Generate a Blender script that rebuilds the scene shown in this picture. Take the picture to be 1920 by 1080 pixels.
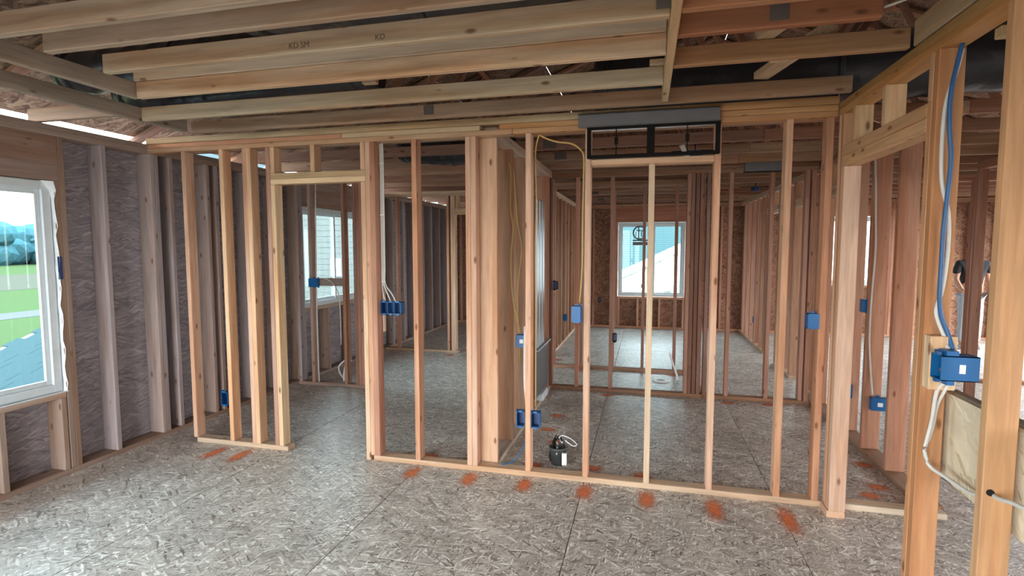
import bpy, bmesh, math, random
from mathutils import Vector, Matrix, Quaternion
random.seed(7)
S = bpy.context.scene
for o in list(bpy.data.objects): bpy.data.objects.remove(o)
C = S.collection
PI = math.pi
# ------------------------------------------------------------------ camera
F = 1003.0; YAW, PIT, ROL = math.radians(-14.05), math.radians(-4.4), math.radians(-.05)
fw = Vector((math.sin(YAW)*math.cos(PIT), math.cos(YAW)*math.cos(PIT), math.sin(PIT)))
r0 = Vector((math.cos(YAW), -math.sin(YAW), 0)); u0 = r0.cross(fw)
rt = r0*math.cos(ROL)+u0*math.sin(ROL); up = -r0*math.sin(ROL)+u0*math.cos(ROL)
cam = bpy.data.objects.new('camera', bpy.data.cameras.new('camera')); C.objects.link(cam)
cam.matrix_world = Matrix(((rt.x, up.x, -fw.x, 0), (rt.y, up.y, -fw.y, 0), (rt.z, up.z, -fw.z, 1.625), (0, 0, 0, 1)))
cam.data.sensor_width = 36; cam.data.lens = 36*F/1920; cam.data.clip_start = .02; cam.data.clip_end = 600
S.camera = cam
# ------------------------------------------------------------------ world, light, exposure
W = bpy.data.worlds.new('sky'); S.world = W; W.use_nodes = True
nt = W.node_tree; bg = nt.nodes['Background']
tc = nt.nodes.new('ShaderNodeTexCoord'); sp = nt.nodes.new('ShaderNodeSeparateXYZ'); rp = nt.nodes.new('ShaderNodeValToRGB')
nt.links.new(tc.outputs['Generated'], sp.inputs[0]); nt.links.new(sp.outputs['Z'], rp.inputs[0]); nt.links.new(rp.outputs[0], bg.inputs[0])
rp.color_ramp.elements[0].position = 0; rp.color_ramp.elements[0].color = (1, .975, .94, 1)
rp.color_ramp.elements[1].position = .8; rp.color_ramp.elements[1].color = (.86, .92, 1, 1)
bg.inputs[1].default_value = 6.0
S.view_settings.view_transform = 'Standard'; S.view_settings.look = 'None'; S.view_settings.gamma = 1
S.view_settings.use_curve_mapping = False; S.view_settings.exposure = 1.6
def portal(loc, rot, sx, sy):
    l = bpy.data.lights.new('window_portal', 'AREA'); l.shape = 'RECTANGLE'; l.size = sx; l.size_y = sy; l.cycles.is_portal = True
    o = bpy.data.objects.new('window_portal', l); o.location = loc; o.rotation_euler = rot; C.objects.link(o)
portal((-4.16, 2.23, 1.33), (0, -PI/2, 0), 1.5, 1.25)
portal((-4.16, -.6, 1.33), (0, -PI/2, 0), 1.5, 1.4)
portal((-4.16, 6.37, 1.49), (0, -PI/2, 0), 1.25, 1.55)
portal((.1, 11.1, 1.37), (-PI/2, 0, 0), 1.35, 1.55)
portal((3.45, 11.1, 1.55), (-PI/2, 0, 0), 1.55, 1.3)
portal((-2.09, -2.78, 1.2), (PI/2, 0, 0), 3.6, 2.3); portal((2.65, -2.78, 1.5), (PI/2, 0, 0), 1.5, 1.2)
portal((6.26, 8.35, 1.15), (0, PI/2, 0), 2.2, 4.2)
portal((6.26, 1.2, 1.5), (0, PI/2, 0), 1.3, 2.6)
# ------------------------------------------------------------------ node helpers and materials
def mat(name):
    m = bpy.data.materials.new(name); m.use_nodes = True
    return m, m.node_tree, m.node_tree.nodes['Principled BSDF']
def N(t, ty, **k):
    n = t.nodes.new(ty)
    for a, b in k.items():
        if a.startswith('_'):
            key = a[1:]; key = int(key) if key.isdigit() else key
            n.inputs[key].default_value = b
        else: setattr(n, a, b)
    return n
def flat(name, col, rough=.6, metal=0, spec=.5, bump=0):
    m, t, p = mat(name)
    p.inputs['Base Color'].default_value = (*col, 1); p.inputs['Roughness'].default_value = rough
    p.inputs['Metallic'].default_value = metal; p.inputs['Specular IOR Level'].default_value = spec
    n = N(t, 'ShaderNodeTexNoise', _Scale=18.0, _Detail=4.0); c = N(t, 'ShaderNodeTexCoord'); t.links.new(c.outputs['Object'], n.inputs['Vector'])
    mx = N(t, 'ShaderNodeMix', data_type='RGBA'); mx.inputs[6].default_value = (*[v*.86 for v in col], 1); mx.inputs[7].default_value = (*[min(1, v*1.1) for v in col], 1)
    t.links.new(n.outputs[0], mx.inputs[0]); t.links.new(mx.outputs[2], p.inputs['Base Color'])
    if bump:
        b = N(t, 'ShaderNodeBump', _Strength=bump, _Distance=.01); t.links.new(n.outputs[0], b.inputs['Height']); t.links.new(b.outputs[0], p.inputs['Normal'])
    return m
def wood_mat(name):
    m, t, p = mat(name); L = t.links.new
    c = N(t, 'ShaderNodeTexCoord'); oi = N(t, 'ShaderNodeObjectInfo')
    ml = N(t, 'ShaderNodeMath', operation='MULTIPLY'); ml.inputs[1].default_value = 57.3; L(oi.outputs['Random'], ml.inputs[0])
    add = N(t, 'ShaderNodeVectorMath', operation='ADD'); L(c.outputs['Object'], add.inputs[0]); L(ml.outputs[0], add.inputs[1])
    mp = N(t, 'ShaderNodeMapping'); mp.inputs['Scale'].default_value = (1, 1, .07); L(add.outputs[0], mp.inputs[0])
    n1 = N(t, 'ShaderNodeTexNoise', _Scale=38.0, _Detail=5.0, _Roughness=.6, _Distortion=.4); L(mp.outputs[0], n1.inputs['Vector'])
    # broad heart / sap colour drift
    n2 = N(t, 'ShaderNodeTexNoise', _Scale=9.0, _Detail=2.0); L(mp.outputs[0], n2.inputs['Vector'])
    r1 = N(t, 'ShaderNodeMapRange'); r1.inputs[1].default_value = .3; r1.inputs[2].default_value = .7; r1.inputs[3].default_value = .78; r1.inputs[4].default_value = 1.14; L(n1.outputs[0], r1.inputs[0])
    hs = N(t, 'ShaderNodeHueSaturation'); L(oi.outputs['Color'], hs.inputs['Color'])
    vr = N(t, 'ShaderNodeMapRange'); vr.inputs[3].default_value = .84; vr.inputs[4].default_value = 1.14; L(oi.outputs['Random'], vr.inputs[0]); L(vr.outputs[0], hs.inputs['Value'])
    tint = N(t, 'ShaderNodeMix', data_type='RGBA', blend_type='MULTIPLY'); tint.inputs[7].default_value = (.86, .66, .52, 1)
    r2 = N(t, 'ShaderNodeMapRange'); r2.inputs[1].default_value = .45; r2.inputs[2].default_value = .62; r2.inputs[4].default_value = .75; L(n2.outputs[0], r2.inputs[0])
    L(r2.outputs[0], tint.inputs[0]); L(hs.outputs[0], tint.inputs[6])
    g = N(t, 'ShaderNodeMix', data_type='RGBA', blend_type='MULTIPLY'); g.inputs[0].default_value = 1
    L(tint.outputs[2], g.inputs[6]); L(r1.outputs[0], g.inputs[7])
    # knots
    mk = N(t, 'ShaderNodeMapping'); mk.inputs['Scale'].default_value = (11, 11, 4.6); L(add.outputs[0], mk.inputs[0])
    v = N(t, 'ShaderNodeTexVoronoi', _Scale=1.0); L(mk.outputs[0], v.inputs['Vector'])
    sc = N(t, 'ShaderNodeSeparateColor'); L(v.outputs['Color'], sc.inputs[0])
    kr = N(t, 'ShaderNodeMapRange'); kr.inputs[1].default_value = .15; kr.inputs[2].default_value = .07; kr.inputs[3].default_value = 0; kr.inputs[4].default_value = 1; L(v.outputs['Distance'], kr.inputs[0])
    gt = N(t, 'ShaderNodeMath', operation='GREATER_THAN'); gt.inputs[1].default_value = .25; L(sc.outputs[0], gt.inputs[0])
    km = N(t, 'ShaderNodeMath', operation='MULTIPLY'); L(kr.outputs[0], km.inputs[0]); L(gt.outputs[0], km.inputs[1])
    km2 = N(t, 'ShaderNodeMath', operation='MULTIPLY'); km2.inputs[1].default_value = .8; L(km.outputs[0], km2.inputs[0])
    kx = N(t, 'ShaderNodeMix', data_type='RGBA'); kx.inputs[7].default_value = (.13, .055, .025, 1); L(km2.outputs[0], kx.inputs[0]); L(g.outputs[2], kx.inputs[6])
    L(kx.outputs[2], p.inputs['Base Color']); p.inputs['Roughness'].default_value = .72; p.inputs['Specular IOR Level'].default_value = .25
    b = N(t, 'ShaderNodeBump', _Strength=.25, _Distance=.004); L(n1.outputs[0], b.inputs['Height']); L(b.outputs[0], p.inputs['Normal'])
    return m
def osb_mat(name, plane, stops, size=(.085, .016), rough=.7, spec=.3, bump=.5, angs=(.15, .75, -.6, 1.5)):
    m, t, p = mat(name); L = t.links.new
    c = N(t, 'ShaderNodeTexCoord'); oi = N(t, 'ShaderNodeObjectInfo')
    ml = N(t, 'ShaderNodeMath', operation='MULTIPLY'); ml.inputs[1].default_value = 31.7; L(oi.outputs['Random'], ml.inputs[0])
    add = N(t, 'ShaderNodeVectorMath', operation='ADD'); L(c.outputs['Object'], add.inputs[0]); L(ml.outputs[0], add.inputs[1])
    sx = N(t, 'ShaderNodeSeparateXYZ'); cx = N(t, 'ShaderNodeCombineXYZ'); L(add.outputs[0], sx.inputs[0])
    a, b_ = {'XY': (0, 1), 'YZ': (1, 2), 'XZ': (0, 2)}[plane]
    L(sx.outputs[a], cx.inputs[0]); L(sx.outputs[b_], cx.inputs[1])
    wn = N(t, 'ShaderNodeTexNoise', _Scale=6.0, _Detail=2.0); L(cx.outputs[0], wn.inputs['Vector'])
    wv = N(t, 'ShaderNodeVectorMath', operation='SCALE'); wv.inputs['Scale'].default_value = .05; L(wn.outputs['Color'], wv.inputs[0])
    wa = N(t, 'ShaderNodeVectorMath', operation='ADD'); L(cx.outputs[0], wa.inputs[0]); L(wv.outputs[0], wa.inputs[1])
    val = pri = None
    for k, ang in enumerate(angs):
        mp = N(t, 'ShaderNodeMapping', vector_type='TEXTURE'); mp.inputs['Rotation'].default_value = (0, 0, ang)
        f = (1, .8, 1.15, .7)[k]; mp.inputs['Scale'].default_value = (size[0]*f, size[1]*f, 1); mp.inputs['Location'].default_value = (k*3.7, k*1.9, 0)
        L(wa.outputs[0], mp.inputs[0])
        v = N(t, 'ShaderNodeTexVoronoi', voronoi_dimensions='2D', _Scale=1.0); L(mp.outputs[0], v.inputs['Vector'])
        s = N(t, 'ShaderNodeSeparateColor'); L(v.outputs['Color'], s.inputs[0])
        if val is None: val, pri = s.outputs[0], s.outputs[1]
        else:
            g = N(t, 'ShaderNodeMath', operation='GREATER_THAN'); L(s.outputs[1], g.inputs[0]); L(pri, g.inputs[1])
            mx = N(t, 'ShaderNodeMix'); L(g.outputs[0], mx.inputs[0]); L(val, mx.inputs[2]); L(s.outputs[0], mx.inputs[3]); val = mx.outputs[0]
            mm = N(t, 'ShaderNodeMath', operation='MAXIMUM'); L(s.outputs[1], mm.inputs[0]); L(pri, mm.inputs[1]); pri = mm.outputs[0]
    rp = N(t, 'ShaderNodeValToRGB'); e = rp.color_ramp.elements
    e[0].position, e[0].color = stops[0][0], (*stops[0][1], 1); e[1].position, e[1].color = stops[-1][0], (*stops[-1][1], 1)
    for q, cc in stops[1:-1]: x = e.new(q); x.color = (*cc, 1)
    L(val, rp.inputs[0])
    n = N(t, 'ShaderNodeTexNoise', _Scale=3.0, _Detail=6.0, _Roughness=.65); L(cx.outputs[0], n.inputs['Vector'])
    r1 = N(t, 'ShaderNodeMapRange'); r1.inputs[1].default_value = .3; r1.inputs[2].default_value = .7; r1.inputs[3].default_value = .8; r1.inputs[4].default_value = 1.15; L(n.outputs[0], r1.inputs[0])
    g = N(t, 'ShaderNodeMix', data_type='RGBA', blend_type='MULTIPLY'); g.inputs[0].default_value = 1; L(rp.outputs[0], g.inputs[6]); L(r1.outputs[0], g.inputs[7])
    L(g.outputs[2], p.inputs['Base Color']); p.inputs['Roughness'].default_value = rough; p.inputs['Specular IOR Level'].default_value = spec
    b = N(t, 'ShaderNodeBump', _Strength=bump, _Distance=.003); L(val, b.inputs['Height']); L(b.outputs[0], p.inputs['Normal'])
    return m
M = {}
M['wood'] = wood_mat('sawn_lumber')
M['floor'] = osb_mat('floor_osb', 'XY', [(0, (.17, .14, .12)), (.16, (.38, .335, .295)), (.55, (.55, .505, .455)), (.84, (.66, .62, .56)), (.92, (.86, .83, .77)), (1, (.94, .92, .86))], (.066, .0105), rough=.4, spec=.5, bump=.8)
haze_stops = [(0, (.20, .18, .20)), (.3, (.275, .25, .275)), (.7, (.31, .28, .305)), (1, (.42, .38, .40))]  # left wall sheathing: bluish lens haze put into the board colour
M['osb_yz'] = osb_mat('sheathing_osb', 'YZ', haze_stops, (.12, .014), angs=(.05, .4, -.35, .15)); M['osb_xz'] = osb_mat('back_sheathing_osb', 'XZ', [(0, (.13, .06, .035)), (.3, (.24, .12, .075)), (.7, (.30, .155, .10)), (1, (.42, .25, .16))], (.1, .016))
M['osb_roof'] = osb_mat('roof_osb', 'XY', [(0, (.11, .06, .04)), (.3, (.20, .115, .075)), (.7, (.25, .15, .10)), (1, (.38, .26, .18))], (.1, .02))
M['cream'] = osb_mat('cream_osb', 'YZ', [(0, (.46, .37, .24)), (.12, (.60, .51, .37)), (.85, (.65, .56, .42)), (1, (.72, .64, .50))], (.12, .02), bump=.6, angs=(.3, .7, .05, 1.1))
M['blue'] = flat('blue_plastic', (.006, .12, .34), .4)
M['navy'] = flat('dark_blue_plastic', (.01, .05, .17), .4)
M['bluecable'] = flat('blue_cable_jacket', (.02, .10, .26), .4)
M['white'] = flat('white_cable_jacket', (.62, .61, .58), .45)
M['yellow'] = flat('yellow_cable_jacket', (.62, .42, .14), .45)
M['black'] = flat('black_steel', (.010, .009, .008), .8, spec=.15)
M['grey'] = flat('grey_galvanised_cover', (.15, .15, .16), .55, .3)
M['ink'] = flat('faded_grade_ink', (.16, .12, .09), .9, spec=.1); M['plate'] = flat('dull_nail_plate', (.15, .13, .12), .7, .2); M['zinc'] = flat('galvanised_steel', (.55, .57, .6), .3, .9)
M['duct'] = flat('black_duct_film', (.02, .022, .028), .3, 0, .5, .6)
M['pvc'] = flat('white_plastic', (.75, .76, .75), .35)
M['vinyl'] = flat('window_vinyl', (.62, .70, .74), .4)
M['wrap'] = flat('house_wrap', (.72, .78, .82), .5, bump=.8)
M['sticker'] = flat('paper_sticker', (.8, .8, .78), .6)
M['copper'] = flat('copper_wire', (.45, .18, .08), .4, .6)
M['dark'] = flat('dark_void', (.01, .008, .006), .9)
M['siding'] = flat('pale_siding', (.15, .155, .15), .6, spec=.1)
M['shingle'] = flat('grey_blue_shingle', (.031, .050, .055), .85, spec=0, bump=.5)
M['roofblue'] = flat('pale_blue_shingle', (.038, .064, .067), .9, spec=0, bump=.6); M['sidingw'] = flat('white_siding', (.80, .80, .78), .6); M['grass'] = flat('lawn', (.041, .059, .027), .95, spec=0); M['soil'] = flat('bounce_soil', (.05, .043, .036), .95, spec=0); M['path'] = flat('pale_gravel', (.055, .054, .043), .95, spec=0); M['road'] = flat('pale_road', (.068, .068, .066), .9, spec=0)
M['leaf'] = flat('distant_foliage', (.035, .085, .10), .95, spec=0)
M['skin'] = flat('skin', (.45, .25, .17), .6); M['shirt'] = flat('black_shirt', (.012, .012, .016), .85); M['jeans'] = flat('light_jeans', (.33, .38, .43), .85, bump=.5); M['shoe'] = flat('grey_sneaker', (.4, .42, .44), .7)
M['hair'] = flat('dark_hair', (.03, .02, .015), .8)
M['tub'] = flat('dark_plastic_tub', (.085, .095, .10), .4)
M['chip'] = flat('wood_chips', (.62, .54, .42), .8)
def glass(name, tint, gloss):
    m, t, p = mat(name); t.nodes.remove(p); out = t.nodes['Material Output']
    a = N(t, 'ShaderNodeBsdfTransparent'); a.inputs[0].default_value = (*tint, 1); b = N(t, 'ShaderNodeBsdfGlossy', _Roughness=.02)
    f = N(t, 'ShaderNodeFresnel', _IOR=1.45); x = N(t, 'ShaderNodeMixShader'); k = N(t, 'ShaderNodeMath', operation='MULTIPLY'); k.inputs[1].default_value = gloss
    t.links.new(f.outputs[0], k.inputs[0]); t.links.new(k.outputs[0], x.inputs[0]); t.links.new(a.outputs[0], x.inputs[1]); t.links.new(b.outputs[0], x.inputs[2]); t.links.new(x.outputs[0], out.inputs[0])
    return m
M['glass'] = glass('window_glass', (.80, .91, .93), .35); M['film'] = glass('clear_plastic_film', (.95, .96, .96), 1.1)
def paint_mat():
    m, t, p = mat('orange_marking_paint'); L = t.links.new
    p.inputs['Base Color'].default_value = (.80, .20, .06, 1); p.inputs['Roughness'].default_value = .7
    c = N(t, 'ShaderNodeTexCoord'); oi = N(t, 'ShaderNodeObjectInfo'); ad = N(t, 'ShaderNodeVectorMath', operation='ADD'); L(c.outputs['Object'], ad.inputs[0]); L(oi.outputs['Random'], ad.inputs[1])
    n = N(t, 'ShaderNodeTexNoise', _Scale=55.0, _Detail=6.0, _Roughness=.7); L(ad.outputs[0], n.inputs['Vector'])
    s = N(t, 'ShaderNodeSeparateXYZ'); L(c.outputs['Generated'], s.inputs[0])
    def fall(o):
        a = N(t, 'ShaderNodeMath', operation='SUBTRACT'); a.inputs[1].default_value = .5; L(o, a.inputs[0]); b = N(t, 'ShaderNodeMath', operation='ABSOLUTE'); L(a.outputs[0], b.inputs[0])
        r = N(t, 'ShaderNodeMapRange'); r.inputs[1].default_value = .5; r.inputs[2].default_value = .1; L(b.outputs[0], r.inputs[0]); return r.outputs[0]
    mu = N(t, 'ShaderNodeMath', operation='MULTIPLY'); L(fall(s.outputs[0]), mu.inputs[0]); L(fall(s.outputs[1]), mu.inputs[1])
    sq = N(t, 'ShaderNodeMath', operation='MULTIPLY_ADD'); sq.inputs[1].default_value = .5; L(mu.outputs[0], sq.inputs[0]); L(n.outputs[0], sq.inputs[2])
    r = N(t, 'ShaderNodeMapRange'); r.inputs[1].default_value = .52; r.inputs[2].default_value = 1.05; r.inputs[3].default_value = 0; r.inputs[4].default_value = .9; L(sq.outputs[0], r.inputs[0])
    L(r.outputs[0], p.inputs['Alpha'])
    return m
M['paint'] = paint_mat()
# ------------------------------------------------------------------ object helpers
def E_(name, loc=(0, 0, 0), kind=None, label=None, cat=None, group=None, rz=0):
    o = bpy.data.objects.new(name, None); C.objects.link(o); o.location = loc; o.rotation_euler = (0, 0, rz); o.empty_display_size = .1
    if kind: o['kind'] = kind
    if label: o['label'] = label
    if cat: o['category'] = cat
    if group: o['group'] = group
    return o
def tag(o, label, cat, group=None):
    o['label'] = label; o['category'] = cat
    if group: o['group'] = group
    return o
def link(name, me, parent=None, loc=(0, 0, 0), rot=None, col=None):
    o = bpy.data.objects.new(name, me); C.objects.link(o)
    l = Vector(loc)
    if parent:
        o.parent = parent
        p = parent
        while p: l = l-p.location; p = p.parent
    o.location = l
    if rot is not None:
        if isinstance(rot, Quaternion): o.rotation_mode = 'QUATERNION'; o.rotation_quaternion = rot
        else: o.rotation_euler = rot
    if col: o.color = (*col, 1)
    return o
cache = {}
def boxmesh(dx, dy, dz, m, bev=.003, seg=1):
    k = (round(dx, 3), round(dy, 3), round(dz, 3), m, bev)
    if k not in cache:
        bm = bmesh.new(); bmesh.ops.create_cube(bm, size=1)
        for v in bm.verts: v.co = Vector((v.co.x*dx, v.co.y*dy, v.co.z*dz))
        b = min(bev, min(dx, dy, dz)*.3)
        if b > 0: bmesh.ops.bevel(bm, geom=list(bm.edges), offset=b, segments=seg, affect='EDGES', profile=.5)
        me = bpy.data.meshes.new('box'); bm.to_mesh(me); bm.free(); me.materials.append(M[m]); cache[k] = me
    return cache[k]
def B(parent, name, x0, x1, y0, y1, z0, z1, col=None, m='wood', bev=.003):
    dx, dy, dz = abs(x1-x0), abs(y1-y0), abs(z1-z0); c = ((x0+x1)/2, (y0+y1)/2, (z0+z1)/2)
    if m != 'wood': return link(name, boxmesh(dx, dy, dz, m, bev), parent, c, None, col)
    if dz >= dx and dz >= dy: return link(name, boxmesh(dx, dy, dz, m, bev), parent, c, None, col)
    if dx >= dy: return link(name, boxmesh(dz, dy, dx, m, bev), parent, c, (0, PI/2, 0), col)
    return link(name, boxmesh(dx, dz, dy, m, bev), parent, c, (-PI/2, 0, 0), col)
def BD(parent, name, p0, p1, w, h, col=None, m='wood'):
    p0, p1 = Vector(p0), Vector(p1); d = p1-p0
    return link(name, boxmesh(w, h, d.length, m), parent, (p0+p1)/2, d.to_track_quat('Z', 'Y'), col)
def bmobj(name, bm, m, parent=None, loc=(0, 0, 0), smooth=False):
    me = bpy.data.meshes.new(name); bm.to_mesh(me); bm.free(); me.materials.append(M[m])
    if smooth:
        for p in me.polygons: p.use_smooth = True
    return link(name, me, parent, loc)
def addbox(bm, x0, x1, y0, y1, z0, z1):
    r = bmesh.ops.create_cube(bm, size=1)
    for v in r['verts']: v.co = Vector(((x0+x1)/2+v.co.x*(x1-x0), (y0+y1)/2+v.co.y*(y1-y0), (z0+z1)/2+v.co.z*(z1-z0)))
def smoothpath(pts, n=4):
    P = [Vector(p) for p in pts]; out = []
    for i in range(len(P)-1):
        a, b, c, d = P[max(i-1, 0)], P[i], P[i+1], P[min(i+2, len(P)-1)]
        for k in range(n):
            t = k/n; out.append(.5*((2*b)+(c-a)*t+(2*a-5*b+4*c-d)*t*t+(3*b-a-3*c+d)*t**3))
    return out+[P[-1]]
def tubebm(bm, pts, r, seg=8, sm=True, flatk=1):
    P = smoothpath(pts) if sm else [Vector(p) for p in pts]; rings = []
    for i, p in enumerate(P):
        d = (P[min(i+1, len(P)-1)]-P[max(i-1, 0)]).normalized()
        a = d.cross(Vector((0, 0, 1)) if abs(d.z) < .9 else Vector((0, 1, 0))).normalized(); b = d.cross(a)
        rr = r[i*(len(r)-1)//max(1, len(P)-1)] if isinstance(r, (list, tuple)) else r
        rings.append([bm.verts.new(p+a*math.cos(2*PI*k/seg)*rr+b*math.sin(2*PI*k/seg)*rr*flatk) for k in range(seg)])
    for i in range(len(rings)-1):
        for k in range(seg): bm.faces.new((rings[i][k], rings[i][(k+1) % seg], rings[i+1][(k+1) % seg], rings[i+1][k]))
    bm.faces.new(list(reversed(rings[0]))); bm.faces.new(rings[-1])
def tube(name, pts, r, m, parent=None, seg=8, sm=True):
    bm = bmesh.new(); o = Vector(pts[0]); tubebm(bm, [Vector(p)-o for p in pts], r, seg, sm); bmesh.ops.recalc_face_normals(bm, faces=bm.faces)
    return bmobj(name, bm, m, parent, o, True)
# wood tones
PALE = (.70, .51, .32); TAN = (.66, .43, .27); PINK = (.65, .425, .305); RED = (.47, .245, .17); BRN = (.40, .225, .165); ORG = (.64, .33, .14); HAZE_GRY = (.38, .33, .335); DARK = (.24, .14, .11); WHT = (.80, .67, .55)
def rc(*c): return random.choice(c)
ZS = 2.391; ZT = 2.467                                    # stud top, top of the double plate
def plates(w, ax, a0, a1, b0, b1, col, bottom=True, zt=ZT, gaps=()):
    # ax 'x': wall runs along x from a0 to a1, thickness b0..b1 in y
    def put(n, s, e, z0, z1, c):
        if ax == 'x': B(w, n, s, e, b0, b1, z0, z1, c)
        else: B(w, n, b0, b1, s, e, z0, z1, c)
    if bottom:
        s = a0
        for g0, g1 in gaps: put('bottom_plate', s, g0, 0, .038, col); s = g1
        if s < a1-.01: put('bottom_plate', s, a1, 0, .038, col)
    cuts = [a0]
    while cuts[-1] < a1-5: cuts.append(cuts[-1]+4.27)
    cuts.append(a1)
    for s, e in zip(cuts, cuts[1:]): put('top_plate', s+.001, e-.001, ZS, ZS+.038, col)
    mid = [a0]+[c-1.3 for c in cuts[1:-1]]+[a1]
    for s, e in zip(mid, mid[1:]): put('top_plate', s+.001, e-.001, ZS+.038, zt, col)
def studs(w, ax, pos, b0, b1, cols, z0=.038, z1=ZS, name='stud', t=.038):
    for p in pos:
        c = rc(*cols)
        if ax == 'x': B(w, name, p, p+t, b0, b1, z0, z1, c)
        else: B(w, name, b0, b1, p, p+t, z0, z1, c)
# ------------------------------------------------------------------ floor
fl = E_('floor', (0, 0, 0), 'structure'); BX0, BX1, BY0, BY1 = -4.125, 6.2, -2.74, 11.07
xs = [-4.125, -2.83, -1.61, -.39, .83, 2.05, 3.27, 4.49, 5.71, 6.2]
for i in range(len(xs)-1):
    y = BY0-((i*1.22) % 2.44)+.3
    while y < BY1:
        a, b = max(y, BY0), min(y+2.44, BY1)
        if b-a > .05: B(fl, 'subfloor_panel', xs[i]+.0022, xs[i+1]-.0022, a+.0022, b-.0022, -.019, 0, m='floor', bev=.0012)
        y += 2.44
B(fl, 'floor_deck', BX0, BX1, BY0, BY1, -.3, -.0195, m='dark', bev=0)
# ------------------------------------------------------------------ left exterior wall
wl = E_('wall_left', (-3.985, 2, 0), 'structure'); xi, xo = -3.985, -4.125
LG = [HAZE_GRY, (.33, .28, .28), (.38, .31, .29)]  # stud tones greyed to carry the same lens haze
plates(wl, 'y', -2.6, 10.93, xo, xi, (.36, .28, .24))
win = [(1.60, 2.86, .60, 2.085), (5.60, 7.13, .88, 2.12), (-1.3, .1, .60, 2.085)]
def inwin(y, m=.045): return any(a-m < y < b+m for a, b, _, _ in win)
for y in [-2.6+.406*k for k in range(34)]:
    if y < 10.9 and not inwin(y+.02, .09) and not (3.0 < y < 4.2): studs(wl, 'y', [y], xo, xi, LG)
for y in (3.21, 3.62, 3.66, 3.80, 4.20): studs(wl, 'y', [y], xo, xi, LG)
for a, b, z0, z1 in win:
    for y, zt in ((a-.08, ZS), (a-.041, z1), (b+.003, z1), (b+.042, ZS)): studs(wl, 'y', [y], xo, xi, [(.36, .27, .22)], z1=zt)
    B(wl, 'window_header', xo+.02, xi, a-.041, b+.041, z1, ZS, (.33, .24, .205)); B(wl, 'window_sill_plate', xo, xi, a, b, z0-.038, z0, (.40, .31, .26))
    n = max(2, int((b-a)/.4)); studs(wl, 'y', [a+.003]+[a+(b-a)*k/n for k in range(1, n)]+[b-.041], xo, xi, [(.38, .29, .24), HAZE_GRY], z1=z0-.038, name='cripple_stud')
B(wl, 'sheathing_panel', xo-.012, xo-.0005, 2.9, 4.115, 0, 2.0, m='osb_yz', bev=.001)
def sheath(w, rng, holes, panel, full0, full1, zt=2.476):
    ys = [full0]
    while ys[-1] < full1-1.3: ys.append(ys[-1]+1.22)
    ys.append(full1)
    for a, b in zip(ys, ys[1:]):
        segs = [(a, b, 0, zt)]
        for h0, h1, z0, z1 in holes:
            new = []
            for s0, s1, t0, t1 in segs:
                if h1 <= s0 or h0 >= s1: new.append((s0, s1, t0, t1)); continue
                if s0 < h0: new.append((s0, h0, t0, t1))
                if h1 < s1: new.append((h1, s1, t0, t1))
                new += [(max(s0, h0), min(s1, h1), t0, z0), (max(s0, h0), min(s1, h1), z1, t1)]
            segs = new
        for s in segs: panel(*s)
bpy.data.objects.remove([o for o in wl.children if o.name.startswith('sheathing')][0])
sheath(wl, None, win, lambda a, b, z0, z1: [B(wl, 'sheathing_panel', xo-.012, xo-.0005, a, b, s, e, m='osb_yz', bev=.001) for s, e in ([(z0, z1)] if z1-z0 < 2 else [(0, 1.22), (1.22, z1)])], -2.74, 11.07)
# ------------------------------------------------------------------ windows
def window_y(n, x, a, b, z0, z1, mull=True):               # window in a wall of constant x
    w = E_('window_%d' % n, (x, (a+b)/2, z0), 'structure'); f = .055; q0, q1 = x-.10, x-.02
    for s in ((a, a+f, z0, z1), (b-f, b, z0, z1)): B(w, 'window_frame', q0, q1, *s, m='vinyl')
    for s in ((a+f, b-f, z0, z0+f), (a+f, b-f, z1-f, z1)): B(w, 'window_frame', q0, q1, *s, m='vinyl')
    mid = (a+b)/2
    for s0, s1, dx in ((a+f, mid+.02, 0), (mid-.02, b-f, .02)):
        p0, p1 = q0+.02+dx, q0+.04+dx; g = .034
        for s in ((s0, s0+g, z0+f, z1-f), (s1-g, s1, z0+f, z1-f)): B(w, 'sash', p0, p1, *s, m='vinyl')
        for s in ((s0+g, s1-g, z0+f, z0+f+g), (s0+g, s1-g, z1-f-g, z1-f)): B(w, 'sash', p0, p1, *s, m='vinyl')
        B(w, 'pane', p0+.008, p0+.011, s0+g, s1-g, z0+f+g, z1-f-g, m='glass', bev=0)
    return w
def window_x(n, y, a, b, z0, z1):
    w = E_('window_%d' % n, ((a+b)/2, y, z0), 'structure'); f = .05; q0, q1 = y+.02, y+.10
    for s in ((a, a+f), (b-f, b)): B(w, 'window_frame', *s, q0, q1, z0, z1, m='vinyl')
    for s in ((z0, z0+f), (z1-f, z1)): B(w, 'window_frame', a+f, b-f, q0, q1, *s, m='vinyl')
    mid = (a+b)/2+.055
    for s0, s1, d in ((a+f, mid+.02, 0), (mid-.02, b-f, .02)):
        p0, p1 = q0+.015+d, q0+.035+d; g = .032
        for s in ((s0, s0+g), (s1-g, s1)): B(w, 'sash', *s, p0, p1, z0+f, z1-f, m='vinyl')
        for s in ((z0+f, z0+f+g), (z1-f-g, z1-f)): B(w, 'sash', s0+g, s1-g, p0, p1, *s, m='vinyl')
        B(w, 'pane', s0+g, s1-g, p0+.008, p0+.011, z0+f+g, z1-f-g, m='glass', bev=0)
    return w
w1 = window_y(1, -3.985, 1.61, 2.85, .61, 2.075); w2 = window_y(2, -3.985, 5.61, 7.12, .89, 2.11); window_y(3, -3.985, -1.29, .09, .61, 2.075)  # third window is unseen, added to light the left of the room
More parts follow.
